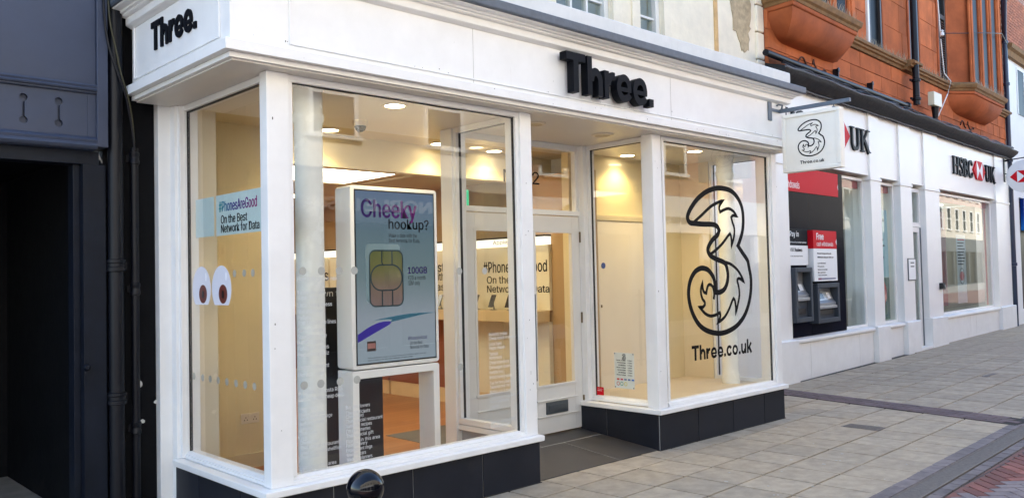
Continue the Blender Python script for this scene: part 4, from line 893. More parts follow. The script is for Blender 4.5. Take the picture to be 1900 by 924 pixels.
w1 = bank_window(.03,3.30,ga=2.25); w2 = bank_window(3.78,4.80); w3 = bank_window(7.12,11.55)
riser(.03,3.30,[.68,2.62]); riser(3.78,4.80,[]); riser(7.12,11.55,[9.1,9.55])
# door and transom
f = MB(); f.box(5.421,5.48,.08,.16,.0,3.2); f.box(6.16,6.219,.08,.16,.0,3.2); f.box(5.48,6.16,.08,.16,2.43,2.52); f.box(5.48,6.16,.08,.16,3.13,3.2)
f.build('door_frame', BANKW, bk_, bevel=.004, **L_)
MB().box(5.48,6.16,.115,.121,2.521,3.129).build('transom_pane', GLASSB, bk_, **L_)
d = MB(); d.box(5.485,5.56,.09,.14,.05,2.425); d.box(6.085,6.155,.09,.14,.05,2.425); d.box(5.56,6.085,.09,.14,2.33,2.425); d.box(5.56,6.085,.09,.14,.05,.30)
do = d.build('door', BANKW, bk_, bevel=.004, **L_); MB().box(5.561,6.084,.112,.118,.301,2.329).build('door_pane', GLASSB, do, **L_)
MB().cyl((5.60,.04,.9),(5.60,.04,2.0),.018,n=12).build('pull_handle', GREYM, do, smooth=True, **L_); MB().box(5.6,5.9,.105,.111,1.50,1.58).build('door_sticker', REDV, do, **L_)
MB().box(5.43,6.2,-.09,.3,base_z(5.8),.045).build('door_step', BANKW, bk_, **L_)
# bank interior
MB().box(5.45,6.2,.60,.64,.06,3.2).build('door_dark_backing', mat('door_backing_grey', (.16,.155,.13), .6), bk_, **L_); MB().box(6.156,6.17,.06,.079,.05,2.42).build('door_edge', GREYM, bk_, **L_)  # dark panel added behind the door glass so it reads dim
IB = mat('bank_interior_wall', (.30,.29,.25), .7, var=.1, vscale=2); IBF = mat('bank_interior_floor', (.13,.12,.11), .4)
MB().box(.0,12.8,2.6,2.7,0,3.3).build('interior_wall', IB, bk_, **L_); MB().box(.0,12.8,.27,2.6,0,.06).build('interior_floor', IBF, bk_, **L_); MB().box(.0,12.8,.27,2.6,3.23,3.269).build('interior_ceiling', mat('bank_ceiling', (.55,.53,.48), .8), bk_, **L_)
MB().box(3.32,3.76,.46,2.6,.06,3.22).build('interior_partition', IB, bk_, **L_); MB().box(12.7,12.8,.46,2.6,.06,3.22).build('interior_partition', IB, bk_, **L_)
MB().box(2.62,2.95,.35,.6,.62,1.35).build('interior_cabinet', mat('cabinet_grey', (.22,.21,.20), .5), bk_, **L_)
bl2 = thing('light_panel', 'long lit ceiling panel added inside the bank to brighten it', 'ceiling light', (BX,BY,0), BA)  # panel and area lamp added to brighten the bank interior
MB().box(3.9,11.6,1.2,1.6,3.20,3.229).build('diffuser', emis('bank_fill_panel', (1,.95,.85), 1.2), bl2, **L_)
al3 = bpy.data.lights.new('bank_fill_lamp', 'AREA'); al3.shape = 'RECTANGLE'; al3.size = 7.6; al3.size_y = .4; al3.energy = 20; al3.color = (1,.93,.80)
ao3 = bpy.data.objects.new('bank_fill_lamp', al3); COL.objects.link(ao3); ao3.parent = bl2; ao3.location = (7.75,1.4,3.19)
# cash machine wall
MB().box(.031,2.24,.05,.12,.601,3.21).build('atm_panel', BNAVY, bk_, **L_)
MB().box(.032,2.03,.035,.0495,2.82,3.20).build('red_header', REDV, bk_, **L_)
text('header_lettering', 'withdrawals', WHITEV, bk_, (.045,.0345,2.87), SX, SU, -SD, width=.52, height=.115, depth=.001, res=3, **L_)
text('header_lettering', 'e', WHITEV, bk_, (.05,.0345,3.035), SX, SU, -SD, width=.09, height=.10, bold=.03, depth=.001, res=3, **L_)
tri = [(2.005,2.98),(2.03,3.03),(2.03,2.93)]; MB().flat([tri], (0,.0345,0), SX, SU, -SD, .001).build('header_arrow', WHITEV, bk_, **L_)
DK = mat('payin_black', (.006,.008,.013), .5, spec=.05)
b1 = MB().box(.033,.67,-.02,.0495,1.995,2.245).build('pay_in_sign', DK, bk_, bevel=.003, **L_); b1w = MB().box(.033,.67,-.02,.0495,1.695,1.994).build('pay_in_sign', WHITEV, bk_, bevel=.003, **L_)
text('sign_print', 'Pay in', WHITEV, b1, (.06,-.0205,2.105), SX, SU, -SD, width=.30, height=.105, bold=.01, depth=.001, res=3, **L_)
text('sign_print', 'for the use of our business customers', WHITEV, b1, (.06,-.0205,2.03), SX, SU, -SD, width=.56, height=.028, depth=.001, res=1, **L_)
text('sign_print', 'HSBC', VINYL, b1w, (.06,-.0205,1.90), SX, SU, -SD, width=.14, height=.055, depth=.001, res=2, **L_); text('sign_print', 'Business', VINYL, b1w, (.215,-.0205,1.90), SX, SU, -SD, width=.25, height=.055, bold=.02, depth=.001, res=2, **L_)
text('sign_print', '24 hour deposit deposit service', VINYL, b1w, (.06,-.0205,1.82), SX, SU, -SD, width=.42, height=.022, depth=.001, res=1, **L_)
f1 = MB().box(.76,1.64,-.07,.0495,1.95,2.235).build('cash_sign', REDV, bk_, bevel=.003, **L_); f2 = MB().box(.76,1.64,-.07,.0495,1.44,1.949).build('cash_sign', WHITEV, bk_, bevel=.003, **L_)
text('sign_print', 'Free', WHITEV, f1, (.88,-.0705,2.09), SX, SU, -SD, width=.26, height=.10, bold=.02, depth=.001, res=3, **L_); text('sign_print', 'cash withdrawals', WHITEV, f1, (.88,-.0705,1.99), SX, SU, -SD, width=.62, height=.07, depth=.001, res=2, **L_)
for s_, z, wd, bo in (("We won't charge you for cash",1.86,.52,.02),('withdrawals using your debit card',1.80,.6,.02),('Cash withdrawal',1.71,.30,0),('PIN services',1.66,.24,0),('Balance on screen',1.61,.36,0),('Mini statement',1.565,.28,0),('Top up your phone',1.52,.34,0)):
    text('sign_print', s_, VINYL, f2, (.89,-.0705,z), SX, SU, -SD, width=wd, height=.026, bold=bo, depth=.001, res=1, **L_)
MB().box(.90,1.02,-.072,-.0702,1.462,1.492).build('sign_print', mat('plum_print', (.18,.02,.10), .4), f2, **L_); MB().box(1.03,1.56,-.072,-.0702,1.466,1.488).build('sign_print', mat('blue_print', (.08,.10,.22), .4), f2, **L_)
MB().flat([[(1.60,2.06),(1.64,2.11),(1.64,2.01)]], (0,-.0705,0), SX, SU, -SD, .001).build('sign_arrow', WHITEV, f1, **L_)
def atm(s0, s1, z0, z1, label):
    p = BX+s0*math.cos(BA), BY+s0*math.sin(BA)
    t = thing('cash_machine', label, 'cash machine', (BX,BY,0), BA, 'cash machines in the bank window')
    w_ = .07; b = MB(); b.box(s0,s0+w_,-.10,.0495,z0,z1); b.box(s1-w_,s1,-.10,.0495,z0,z1); b.box(s0+w_,s1-w_,-.10,.0495,z1-.07,z1); b.box(s0+w_,s1-w_,-.10,.0495,z0,z0+.07); b.build('surround', ATMG, t, bevel=.008, **L_)
    m = (z0+z1)/2
    MB().ext([(.045,z1-.0705),(.03,z1-.0705),(.03,m+.16),(-.02,m+.04),(-.06,m),(-.06,m-.04),(.045,m-.04)], 'x', s0+w_+.001, s1-w_-.001).build('fascia', ATMS, t, **L_)
    MB().ext([(.026,m+.155),(.022,m+.158),(-.016,m+.062),(-.012,m+.058)], 'x', s0+w_+.06, s0+w_+.06+(s1-s0-2*w_)*.45).build('screen', PH, t, **L_)
    MB().ext([(.026,m+.155),(.020,m+.160),(-.020,m+.064),(-.012,m+.058)], 'x', s1-w_-.20, s1-w_-.08).build('keypad', WHITEV, t, **L_)
    MB().box(s0+w_+.002,s1-w_-.002,-.085,.04,m-.09,m-.045).build('shelf', ATMS, t, bevel=.006, **L_)
    MB().box(s0+w_+.002,s1-w_-.002,-.03,.04,z0+.072,m-.10).build('lower_panel', ATMG, t, **L_); MB().box(s0+w_+.12,s1-w_-.08,-.045,-.031,z0+.12,z0+.20).build('cash_slot', GASKET, t, **L_)
    MB().box(s0+w_+.06,s0+w_+.15,-.01,.029,m+.20,m+.29).build('card_reader', WHITEV, t, bevel=.006, **L_)
atm(.04,.63,.84,1.66,'grey pay-in machine under the black and white sign in the bank window'); atm(.80,1.63,.79,1.405,'grey cash machine under the red and white sign in the bank window')
# posters and fittings on the bank
MB().box(5.03,5.45,-.05,-.036,1.37,1.80).build('name_plate', GREYM, bk_, **L_); MB().box(5.05,5.43,-.053,-.0505,1.39,1.78).build('name_plate_face', WHITEV, bk_, **L_)
for z in (1.70,1.63): MB().box(5.15,5.35,-.0545,-.0532,z,z+.025).build('plate_print', GREYM, bk_, **L_)
MB().box(6.88,7.05,-.11,-.036,1.16,1.29).build('entry_reader', GASKET, bk_, bevel=.01, **L_); MB().cyl((6.96,-.13,1.22),(6.96,-.111,1.22),.035,n=14).build('reader_lens', GREYM, bk_, **L_)
pw = MB().box(3.95,4.70,.20,.205,1.45,2.72).build('window_poster', LBLUE, bk_, **L_)
text('poster_print', 'UK', VINYL, pw, (4.42,.1995,2.50), SX, SU, -SD, width=.12, height=.06, depth=.001, res=2, **L_); MB().flat([[(4.27,2.53),(4.31,2.57),(4.35,2.57),(4.39,2.53),(4.35,2.49),(4.31,2.49)]], (0,.1995,0), SX, SU, -SD, .001).build('poster_print', REDV, pw, **L_)
for k in range(5): MB().box(4.2,4.2+.22+.05*(k % 3),.1983,.1995,2.25-.11*k,2.28-.11*k).build('poster_print', VINYL, pw, **L_)
ps = MB().box(3.95,4.70,.20,.205,.66,1.44).build('window_poster', mat('poster_photo', (.10,.16,.10), .5, var=.6, vscale=8), bk_, **L_)
MB().flat([blob(4.45,1.15,.12,.2,3,12)], (0,.1995,0), SX, SU, -SD, .001).build('poster_print', mat('poster_coral', (.6,.10,.07), .5), ps, **L_)
for a, z in ((4.2,.85),(4.5,.85)): MB().flat(ribbon(disc(a,z,.13,20), .02, True), (0,.1995,0), SX, SU, -SD, .001).build('poster_print', mat('poster_teal', (.03,.10,.13), .5) if 'poster_teal' not in bpy.data.materials else bpy.data.materials['poster_teal'], ps, **L_)
op = MB().box(7.22,8.6,.30,.32,.75,2.85).build('interior_banner', mat('banner_dark_red', (.20,.03,.025), .5, var=.2, vscale=3), bk_, **L_)
text('banner_print', "We're", WHITEV, op, (7.35,.2995,1.75), SX, SU, -SD, width=.55, height=.17, depth=.001, res=3, **L_); text('banner_print', 'open', WHITEV, op, (7.42,.2995,1.50), SX, SU, -SD, width=.55, height=.19, depth=.001, res=3, **L_)
MB().box(7.55,7.85,.24,.25,.95,1.35).build('leaflet', REDV, bk_, **L_); MB().box(7.58,7.82,.235,.2395,.98,1.31).build('leaflet', WHITEV, bk_, **L_)
hp = MB().box(9.0,9.7,.20,.205,.78,2.35).build('window_poster', mat('hours_grey', (.42,.44,.42), .5), bk_, **L_)
for k in range(9): MB().box(9.08,9.62-.06*(k % 3),.1983,.1995,2.22-.07*k,2.245-.07*k).build('poster_print', REDV if k == 0 else VINYL, hp, **L_)
MB().flat(ribbon(disc(9.35,1.4,.18,20), .03, True), (0,.1995,0), SX, SU, -SD, .001).build('poster_print', GREYM, hp, **L_); MB().flat([[(9.17,1.4),(9.26,1.5),(9.44,1.5),(9.53,1.4),(9.44,1.3),(9.26,1.3)]], (0,.1993,0), SX, SU, -SD, .001).build('poster_print', mat('poster_brick', (.4,.05,.05), .5), hp, **L_)
MB().box(11.35,11.47,.20,.21,.66,3.1).build('pink_strip', mat('pink_strip', (.75,.28,.24), .5), bk_, **L_)
# fascia letters: slab-serif strokes
BLET = mat('bank_letter_black', (.009,.012,.016), .5, spec=.15)
W_, T_ = .20, .075
GLY = {'H': [([(.16,0),(.16,1)],W_),([(.74,0),(.74,1)],W_),([(.26,.52),(.64,.52)],T_),([(0,.03),(.06,.03)],.06),([(.26,.03),(.34,.03)],.06),([(0,.97),(.06,.97)],.06),([(.26,.97),(.34,.97)],.06),([(.56,.03),(.64,.03)],.06),([(.84,.03),(.9,.03)],.06),([(.56,.97),(.64,.97)],.06),([(.84,.97),(.9,.97)],.06)],
 'S': [(smooth_path([(.56,.72),(.55,.84),(.45,.95),(.28,.96),(.13,.88),(.11,.72),(.22,.58),(.42,.46),(.54,.34),(.52,.14),(.38,.04),(.22,.04),(.08,.12),(.06,.30)], False, 4, 90), .13)],
 'B': [([(.16,0),(.16,1)],W_),(smooth_path([(.26,.96),(.42,.95),(.56,.86),(.57,.70),(.48,.57),(.26,.53)],False,4,90),.13),(smooth_path([(.30,.48),(.50,.46),(.63,.34),(.62,.16),(.48,.05),(.26,.04)],False,4,90),.14),([(0,.03),(.06,.03)],.06),([(0,.97),(.06,.97)],.06)],
 'C': [(smooth_path([(.70,.72),(.66,.86),(.52,.95),(.34,.93),(.18,.78),(.13,.5),(.18,.22),(.34,.07),(.52,.05),(.66,.14),(.72,.30)],False,4,90),.15)],
 'U': [(smooth_path([(.16,1),(.16,.5),(.17,.25),(.28,.09),(.45,.06),(.62,.10),(.72,.26),(.73,.5),(.73,1)],False,4,90),.17),([(0,.97),(.07,.97)],.06),([(.25,.97),(.36,.97)],.06),([(.58,.97),(.64,.97)],.06),([(.82,.97),(.92,.97)],.06)],
 'K': [([(.16,0),(.16,1)],W_),([(.74,1),(.24,.44)],.10),([(.36,.58),(.80,0)],.20),([(0,.03),(.06,.03)],.06),([(.26,.03),(.34,.03)],.06),([(0,.97),(.06,.97)],.06),([(.26,.97),(.34,.97)],.06),([(.58,.97),(.92,.97)],.06),([(.86,.03),(.95,.03)],.06)]}
def bank_word(word, s0, s1, z0, h):
    wd = {'H':.92,'S':.62,'B':.70,'C':.78,'U':.92,'K':.95}; tot = sum(wd[c] for c in word)+.06*(len(word)-1); k = (s1-s0)/tot; s = s0
    for c in word:
        b = MB()
        for i, (pts, w_) in enumerate(GLY[c]): b.flat(ribbon([(s+x*k, z0+y*h) for x, y in pts], w_*.82*(k*.5+h*.5)), (0,-.004-.0004*i,0), SX, SU, -SD, .035)
        b.build('fascia_letter', BLET, bk_, **L_); s += (wd[c]+.06)*k
def hexagon(parent, O, U, N, w_, h, dep, name='hexagon'):
    a, q = w_/2, h/2; O = Vector(O); U = Vector(U); N = Vector(N)
    P = lambda pts, m, off, nm: MB().flat([pts], O+N*off, U, SU, N, dep).build(nm, m, parent, local=True)
    P([(-a,0),(-a/2,q),(a/2,q),(a,0),(a/2,-q),(-a/2,-q)], REDV, 0, 'logo_hexagon')
    MB().flat([[(-a/2,q),(0,0),(-a/2,-q)]], O+N*(dep+.0005), U, SU, N, .002).build('logo_triangle', WHITEV, parent, local=True)
    MB().flat([[(a/2,q),(a/2,-q),(0,0)]], O+N*(dep+.0005), U, SU, N, .002).build('logo_triangle', WHITEV, parent, local=True)
for s0 in (-.06, 8.18):
    bank_word('HSBC', s0, s0+1.50, 3.66, .40); hexagon(bk_, (s0+2.02,-.004,3.87), SX, -SD, .96, .44, .035); bank_word('UK', s0+2.55, s0+3.42, 3.66, .40)
# lead gutter over the fascia
MB().ext([(.05,4.391),(-.05,4.391),(-.06,4.37),(-.075,4.372),(-.16,4.43),(-.25,4.50),(-.27,4.555),(-.24,4.575),(.05,4.66)], 'x', -.42, 12.95).build('lead_gutter', LEAD, bk_, smooth=True, **L_)
MB().tube([(s,-.262+.008*math.sin(s*3.1),4.565+.012*math.sin(s*2.3)+.006*math.sin(s*7)) for s in [-.42+.2*k for k in range(67)]], .016, 8).build('gutter_lip', LEADE, bk_, smooth=True, **L_)
MB().tube([(s,-.085,4.375+.006*math.sin(s*4.7)) for s in [-.42+.2*k for k in range(67)]], .014, 8).build('gutter_lip', LEADE, bk_, smooth=True, **L_)
# red sandstone upper floors
WALL0 = MB().box(-.40,12.95,.06,.6,4.55,10.5).build('upper_wall', REDJ, bk_, **L_)
nblk = 0
def blocks(s0, s1, z0, z1, rows, lmin=.55, lmax=.95, d=.0, seed=1):
    global nblk
    rnd = random.Random(seed); hh = (z1-z0)/rows
    for r in range(rows):
        s = s0-rnd.uniform(0,.4)
        while s < s1:
            l = rnd.uniform(lmin,lmax); a, c = max(s,s0), min(s+l,s1); s += l
            if c-a < .05: continue
            MB().box(a+.004,c-.004,d+rnd.uniform(-.006,.006),.0595,z0+r*hh+.004,z0+(r+1)*hh-.004).build('stone_block', RED, bk_, bevel=.006, **L_); nblk += 1
blocks(-.4,12.9,4.60,5.45,3,seed=3)
def pier(s0, s1, z0=5.66, z1=10.5, d=.0, seed=1, rows=9): blocks(s0, s1, z0, z1, rows, .9, 1.4, d, seed)
WINS = [(3.58,4.18),(5.70,6.22),(7.55,8.05)]
pier(2.0,3.46,seed=5); pier(4.30,5.60,seed=6); pier(6.34,7.45,seed=7); pier(11.55,12.9,seed=8)
for (a, c) in WINS:
    f = MB(); f.box(a,a+.07,-.02,.058,5.62,9); f.box(c-.07,c,-.02,.058,5.62,9); f.box(a+.07,c-.07,-.02,.058,7.0,7.1); o = f.build('window', mat('blackened_frame', (.03,.022,.018), .5) if 'blackened_frame' not in bpy.data.materials else bpy.data.materials['blackened_frame'], bk_, **L_)
    MB().box(a+.071,c-.071,.03,.036,5.63,8.9).build('pane', DARKGL, o, **L_)
    for s in (a-.10, c+.02): MB().box(s,s+.08,-.03,.058,5.66,9.2).build('window_moulding', CREAMW if (a < 4 and s < a) else REDS, bk_, bevel=.01, **L_)
for k in range(26): MB().ext([(.028,5.7+.05*k),(-.012,5.685+.05*k),(-.012,5.697+.05*k),(.028,5.712+.05*k)], 'x', 7.63, 7.97).build('louvre_slat', SHUT, bk_, **L_)
SCP = [(.05,5.46),(-.03,5.46),(-.05,5.50),(-.09,5.515),(-.095,5.545),(-.13,5.56),(-.135,5.60),(-.12,5.62),(.05,5.655)]
MB().ext(SCP, 'x', 1.9, 5.15).build('string_course', MOSS, bk_, **L_); MB().ext(SCP, 'x', 5.65, 8.05).build('string_course', MOSS, bk_, **L_)
MB().ext([(d*1.7-.04 if d < .0 else d, z) for d, z in SCP], 'x', 5.15, 5.65).build('string_course', MOSS, bk_, **L_)
MB().ext(SCP, 'x', 11.6, 13.05).build('string_course', MOSS, bk_, **L_)
def oriel(plan, seed):
    """bay carried on a rounded corbel; plan is wall-front-front-wall as (s,d)"""
    c = Vector((sum(p[0] for p in plan)/4, .05))
    def ring(k, z, extra=0):
        out = []
        for i, (s, d) in enumerate(plan):
            dd = d*k+(-extra if d < 0 else 0); out.append((s+(extra*(1 if s > c.x else -1))+(c.x-s)*(1-k)*.36, dd if d < 0 else .055, z))
        return out
    prof = [(.02,5.02),(.30,5.04),(.55,5.09),(.74,5.16),(.88,5.24),(.97,5.33),(1.0,5.40)]
    MB().loft([ring(k,z) for k,z in prof]).build('oriel_corbel', REDS, bk_, smooth=True, **L_)
    MB().loft([ring(1,5.403,.012),ring(1,5.415,.025),ring(1,5.468,.025)]).build('oriel_band', REDS, bk_, bevel=.004, **L_)
    MB().loft([ring(1,5.470,.035),ring(1,5.51,.05),ring(1,5.535,.085),ring(1,5.60,.105),ring(1,5.62,.10),ring(1,5.66,.03)]).build('oriel_cornice', MOSS, bk_, **L_)
    MB().loft([ring(.86,5.662),ring(.86,10.4)]).build('oriel_wall', REDS, bk_, **L_)
    (s0,_),(a,d),(b_,_),(s1,_) = plan; n = 3; wd = (b_-a)/n
    for i in range(n+1):
        s = a+.06+(b_-a-.12)*i/n
        MB().box(s-.11,s+.11,d*.98,d*.87,5.664,10.4).build('oriel_pier', RED, bk_, bevel=.015, **L_)
        MB().box(s-.06,s+.06,d*1.04,d*.979,5.664,10.4).build('oriel_pier', RED, bk_, bevel=.02, **L_)
        if i < n: MB().box(s+.20,s+wd-.24,d*.91,d*.875,5.70,9).build('oriel_window', DARKGL, bk_, **L_)
oriel([(-.36,0),(-.42,-.40),(1.86,-.40),(2.45,0)], 1); oriel([(7.98,0),(8.55,-.40),(10.95,-.40),(11.55,0)], 2)
# carved scroll lines below the oriels
for s0 in (.55, 8.9):
    for pth in ([(0,.0),(.12,.10),(.22,.10),(.30,.02),(.42,-.03)],[(.55,.06),(.58,.14),(.62,.06),(.74,-.02),(.86,-.02),(.98,.05),(1.05,.02)]):
        MB().tube([(s0+x,-.012,4.82+z) for x, z in smooth_path(pth, False, 4)], .014, 6).build('carved_scroll', mat('carving_dark', (.08,.03,.02), .8) if 'carving_dark' not in bpy.data.materials else bpy.data.materials['carving_dark'], bk_, smooth=True, **L_)
# bird spikes
b = MB()
for s in [2.1+.035*k for k in range(170)]+[x for x in []]:
    h = random.uniform(.09,.13); y = -.06+random.uniform(-.03,.03); b.cyl((s,y,5.63),(s+random.uniform(-.05,.05),y+random.uniform(-.06,.03),5.63+h),.0035,.001,4)
for s0, s1 in ((-.4,1.9),(8.6,11.0)):
    for k in range(70):
        s = s0+(s1-s0)*k/70; b.cyl((s,-.42,5.65),(s+random.uniform(-.05,.05),-.42+random.uniform(-.06,.03),5.77),.0035,.001,4)
sp = b.build('bird_spikes', mat('spike_plastic', (.45,.38,.26), .5), bk_, **L_); sp['kind'] = 'stuff'
# pipes
hp_ = thing('gutter_pipe', 'long black pipe lying along the top of the bank gutter', 'pipe', (BX,BY,0), BA)
MB().tube([(-.75,-.13,4.72),(0,-.13,4.715),(2.5,-.13,4.72),(5.10,-.13,4.725)], .048, 14).build('pipe', PIPE, hp_, smooth=True, **L_)
for s in (1.9,3.4): 
    MB().box(s-.015,s+.015,-.10,.0,4.77,4.93).build('pipe_clip', PIPE, hp_, **L_); MB().lathe([(.005,0),(.04,.005),(.04,.02),(.005,.025)], (s,-.11,4.91), 10, 'y').build('clip_rosette', PIPE, hp_, **L_)
MB().lathe([(.056,0),(.07,.01),(.07,.08),(.056,.09)], (5.02,-.13,4.725), 14, 'x').build('pipe_collar', PIPE, hp_, smooth=True, **L_)
for k in range(3):
    cbk = thing('cable', ['black cable sagging along the bank gutter nearest the stone','black cable looped along the middle of the bank gutter','thin grey cable along the outer edge of the bank gutter'][k], 'cable', (BX,BY,0), BA)
    MB().tube([(-.35+.25*i,-.18-.03*k+.02*math.sin(i*1.3+k),4.635+.02*math.sin(i*.8+2*k)+.014*math.sin(i*2.1+k)-.012*k) for i in range(53)], .013-.003*k, 6).build('flex', PIPE if k < 2 else LEADE, cbk, smooth=True, **L_)
vp = thing('downpipe', 'black iron drainpipe running up the red sandstone between the oriel bays', 'drainpipe', (BX,BY,0), BA)
MB().cyl((5.39,-.20,4.78),(5.39,-.20,10.4),.062,n=16).build('pipe', PIPE, vp, smooth=True, **L_)
for z in (4.86,5.22,7.2): MB().lathe([(.064,0),(.085,.01),(.085,.05),(.064,.06)], (5.39,-.20,z), 16).build('pipe_collar', PIPE, vp, smooth=True, **L_); MB().box(5.22,5.56,-.16,-.135,z+.01,z+.05).build('pipe_bracket', PIPE, vp, **L_)
BLUEP = mat('dark_blue_pipe', (.010,.022,.055), .35)
ep = thing('downpipe', 'dark blue drainpipe between the bank and the white building beyond', 'drainpipe', (BX,BY,0), BA)
MB().cyl((12.93,-.06,base_z(13)),(12.93,-.06,10.4),.058,n=16).build('pipe', BLUEP, ep, smooth=True, **L_)
for z in (1.6,4.3,6.3,7.4): MB().lathe([(.06,0),(.08,.01),(.08,.08),(.06,.09)], (12.93,-.06,z), 16).build('pipe_collar', BLUEP, ep, smooth=True, **L_)
MB().tube([(12.55,-.2,8.6),(12.65,-.15,8.1),(12.88,-.08,7.5)], .045, 12).build('pipe_branch', BLUEP, ep, smooth=True, **L_)
# floodlight, wire
flt = thing('floodlight', 'cream box floodlight on a short black stem above the bank gutter', 'light', (BX,BY,0), BA)
MB().box(5.93,6.42,-.36,-.24,4.83,5.10).build('lamp_box', mat('flood_cream', (.70,.64,.46), .4), flt, bevel=.012, **L_); MB().cyl((6.2,-.29,4.60),(6.2,-.29,4.83),.05,.075,n=12).build('stem', PIPE, flt, smooth=True, **L_)
wr = thing('aerial_wire', 'thin wire slung across the red sandstone from a white insulator', 'wire', (BX,BY,0), BA)
MB().tube([(7.55,-.12,6.62),(8.1,-.25,6.70),(9.0,-.5,6.83),(10.5,-.55,7.1),(12.8,-.15,7.35)], .010, 6).build('wire', PIPE, wr, smooth=True, **L_); MB().lathe([(.01,0),(.045,.02),(.045,.06),(.02,.09),(.045,.11),(.01,.14)], (7.50,-.10,6.55), 12).build('insulator', WHITEV, wr, smooth=True, **L_)
MB().tube([(7.50,-.07,6.55),(7.40,-.06,7.6),(7.42,-.06,9)], .012, 6).build('wire', CREAMW, wr, smooth=True, **L_); MB().tube([(7.50,-.07,6.5),(7.62,-.06,6.1),(7.72,-.05,5.8),(7.75,-.17,5.6),(7.55,-.15,5.3),(7.2,-.05,4.8)], .012, 6).build('wire', CREAMW, wr, smooth=True, **L_)
# round bank sign on its bracket
rsn = thing('round_sign', 'round white projecting bank sign with red hexagon on a black scrolled bracket', 'sign', (BX,BY,0), BA)
MB().lathe([(.0005,-.03),(.40,-.03),(.415,-.02),(.415,.02),(.40,.03),(.0005,.03)], (12.42,-.50,3.86), 40, 'x').build('sign_disc', WHITEV, rsn, smooth=True, **L_)
hexagon(rsn, (12.388,-.50,3.86), -SD, -SX, .66, .30, .004)
MB().box(12.36,12.48,-.06,-.036,3.75,4.35).build('wall_plate', PIPE, rsn, **L_); MB().tube([(12.42,-.05,4.30),(12.42,-.5,4.33),(12.42,-.98,4.33)], .014, 8).build('bracket_arm', PIPE, rsn, smooth=True, **L_)
MB().tube([(12.42,-.05,3.95)]+[(12.42,-.05-.18*math.sin(R(a)),4.12-.17*math.cos(R(a))) for a in range(20,180,20)]+[(12.42,-.06,4.28)], .011, 8).build('bracket_scroll', PIPE, rsn, smooth=True, **L_)

# ================================================================ FAR WHITE BUILDING
fb = thing('white_corner_building', 'white rendered building with red brick top storey beyond the bank', 'building', (BX,BY,0), BA)
WREN = mat('white_render', (.78,.78,.76), .7, var=.04, vscale=2, bump=.08, bscale=15, dirt=.15, dirtcol=(.45,.44,.42))
MB().box(13.02,24,.02,.6,3.45,7.15).build('wall', WREN, fb, **L_); MB().box(13.02,13.9,-.02,.6,base_z(13),3.449).build('wall', WREN, fb, **L_); MB().box(13.9,24,.0,.6,base_z(14),.42).build('stall_riser', WREN, fb, **L_)
MB().box(13.9,24,.12,.126,.42,3.2).build('shop_window', DARKGL, fb, **L_); MB().box(13.9,24,.3,.6,.42,3.449).build('shop_back', BLKWALL, fb, **L_)
MB().ext([(.05,7.15),(-.08,7.15),(-.12,7.28),(-.2,7.32),(-.22,7.42),(.05,7.5)], 'x', 13.0, 24).build('eaves_cornice', MOSS, fb, **L_)
MB().box(13.02,24,.03,.6,7.5,11).build('brick_storey', OPPW, fb, **L_)
nb2 = 0
for r in range(18):
    for k in range(11):
        s = 13.03+.235*k+(.117 if r % 2 else 0); MB().box(s+.005,s+.22,.012,.0295,7.51+.083*r,7.51+.083*r+.07).build('brick', mat('brick_red', (.36,.12,.06), .85, var=.15, vscale=12, objvar=.2) if 'brick_red' not in bpy.data.materials else bpy.data.materials['brick_red'], fb, **L_)
for a, z0, z1 in ((14.35,5.75,7.05),(16.6,5.0,6.8),(19,5.0,6.8)):
    f = MB(); f.box(a,a+.06,-.005,.018,z0,z1); f.box(a+.74,a+.8,-.005,.018,z0,z1); f.box(a+.06,a+.74,-.005,.018,z1-.06,z1); o = f.build('window', CREAMW, fb, **L_); MB().box(a+.06,a+.74,.004,.0195,z0,z1-.06).build('pane', DARKGL, o, **L_)
BLU = coord_mat('blue_sign_gradient', None, grad_text(2, 2.5, 3.4, [(.02,.20,.60),(.008,.05,.28),(.004,.02,.14)]))
osn = thing('blue_sign', 'blue shop sign with white round lettering at the edge beyond the bank', 'sign', (BX,BY,0), BA)
MB().box(14.0,17.0,-.10,-.021,2.55,3.40).build('sign_box', BLU, osn, bevel=.01, **L_); MB().flat(ribbon(disc(14.95,3.0,.24,28), .07, True), (0,-.101,0), SX, SU, -SD, .004).build('sign_glyph', WHITEV, osn, **L_)
text('sign_glyph', '2', WHITEV, osn, (15.25,-.101,2.70), SX, SU, -SD, width=.14, height=.2, bold=.01, depth=.004, **L_)

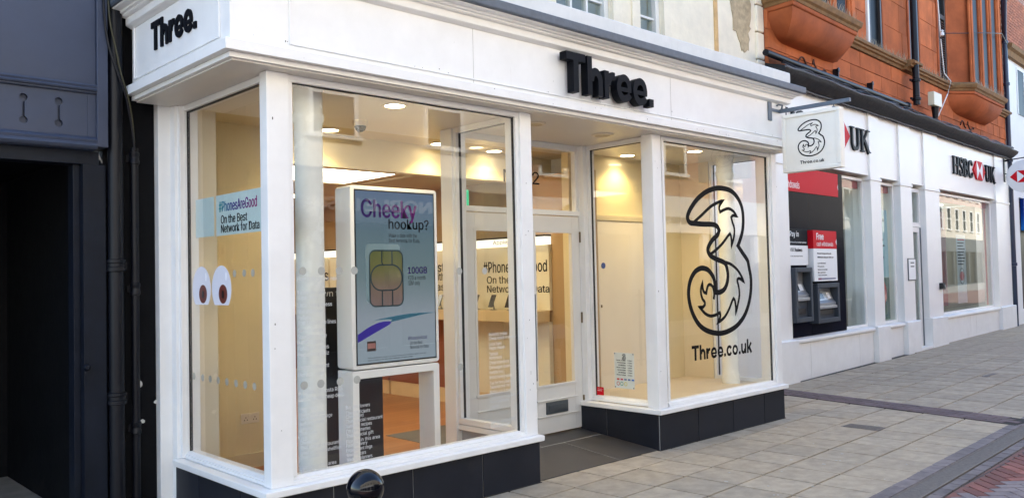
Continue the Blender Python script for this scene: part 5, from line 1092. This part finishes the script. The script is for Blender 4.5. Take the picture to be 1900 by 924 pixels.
# ================================================================ ACROSS THE STREET (seen in the glass)
OY = -8.0
def across(label, x0, x1, h, wm, shopcol, wins, name):
    t = thing('opposite_building', label, 'building', ((x0+x1)/2,OY,G), 0, 'buildings across the street')
    MB().box(x0,x1,OY-3,OY,3.6,h).build('upper_wall', wm, t); MB().box(x0,x1,OY-3,OY+.06,2.65,3.599).build('sign_fascia', shopcol, t, bevel=.01)
    MB().box(x0,x1,OY-3,OY-2.9,G,2.649).build('shop_back', IBACK, t)
    n = max(2, int((x1-x0)/2.2)); wd = (x1-x0)/n
    for i in range(n+1): MB().box(max(x0,x0+i*wd-.14),min(x1,x0+i*wd+.14),OY-.3,OY+.03,G,2.649).build('shop_pilaster', shopcol, t, bevel=.01)
    for i in range(n): MB().box(x0+i*wd+.141,x0+(i+1)*wd-.141,OY-.12,OY-.11,G+.4,2.648).build('shop_window', DARKGL, t); MB().box(x0+i*wd+.141,x0+(i+1)*wd-.141,OY-.2,OY+.02,G,G+.399).build('stall_riser', shopcol, t)
    for r in range(2):
        z0 = 4.2+2.3*r
        if z0+1.4 > h: continue
        for i in range(n):
            c = x0+(i+.5)*wd; f = MB(); f.box(c-.5,c-.42,OY+.001,OY+.05,z0,z0+1.5); f.box(c+.42,c+.5,OY+.001,OY+.05,z0,z0+1.5); f.box(c-.42,c+.42,OY+.001,OY+.05,z0+1.42,z0+1.5); f.box(c-.56,c+.56,OY+.001,OY+.09,z0-.08,z0-.001); f.box(c-.42,c+.42,OY+.001,OY+.04,z0+.7,z0+.75)
            o = f.build('window', CREAMW, t); MB().box(c-.42,c+.42,OY+.002,OY+.012,z0,z0+1.42).build('pane', DARKGL, o)
    MB().box(x0,x1,OY-3,OY+.12,h,h+.25).build('eaves', CREAMW, t)
    return t
DKF = mat('opposite_dark_fascia', (.035,.04,.05), .4); OPC = mat('opposite_cream_render', (.52,.47,.38), .8, var=.05); WHF = mat('opposite_white_fascia', (.6,.6,.6), .5)
across('grey rendered building mirrored at the left of the bay glass', -16, 1.5, 7.6, OPC, WHF, 1, '')
OPW = mat('opposite_sign_white', (.24,.24,.23), .5)
ob = across('cream building with a dark leisure shop fascia mirrored in the bay glass', 1.5, 11.5, 8.0, OPC, DKF, 1, '')
text('sign_letters', 'NOBLE', OPW, ob, (7.34,OY+.061,2.86), -X_, Z_, Y_, width=1.48, height=.22, bold=.03, depth=.03)
text('sign_letters', 'LEISURE', OPW, ob, (5.70,OY+.061,2.86), -X_, Z_, Y_, width=1.22, height=.22, bold=.03, depth=.03)
oc = across('red brick building with a white pharmacy fascia mirrored in the smaller bay', 11.5, 22, 7.4, OPPW, WHF, 1, '')
text('sign_letters', 'pharmacy', STEELB, oc, (16.05,OY+.061,2.85), -X_, Z_, Y_, width=1.15, height=.26, bold=.02, depth=.02)
od = across('long rendered building with pale window frames mirrored in the far bank window', 22, 46, 8.2, OPC, DKF, 1, '')
across('further rendered terrace closing the mirrored view down the street', 46, 130, 8.6, OPC, DKF, 1, '')
ls = thing('street_lamp', 'black lantern street lamp mirrored in the far bank window', 'lamp post', (24.5,-2.6,gz(24)))
lx, ly, lz = 24.5,-2.6,gz(24)
MB().lathe([(.14,0),(.14,.3),(.09,.4),(.06,.9),(.05,3.0),(.08,3.05),(.03,3.15)], (lx,ly,lz), 16).build('post', PIPE, ls, smooth=True); MB().lathe([(.08,3.16),(.24,3.62),(.24,3.64)], (lx,ly,lz), 6).build('lantern', DARKGL, ls); MB().lathe([(.27,3.65),(.2,3.8),(.05,3.95),(.01,4.1)], (lx,ly,lz), 6).build('lantern_roof', PIPE, ls); MB().cyl((lx-.4,ly,lz+2.85),(lx+.4,ly,lz+2.85),.02).build('ladder_bar', PIPE, ls)
print('TRIS', TRI[0], 'slabs', nslab, 'bricks', nb, 'blocks', nblk)
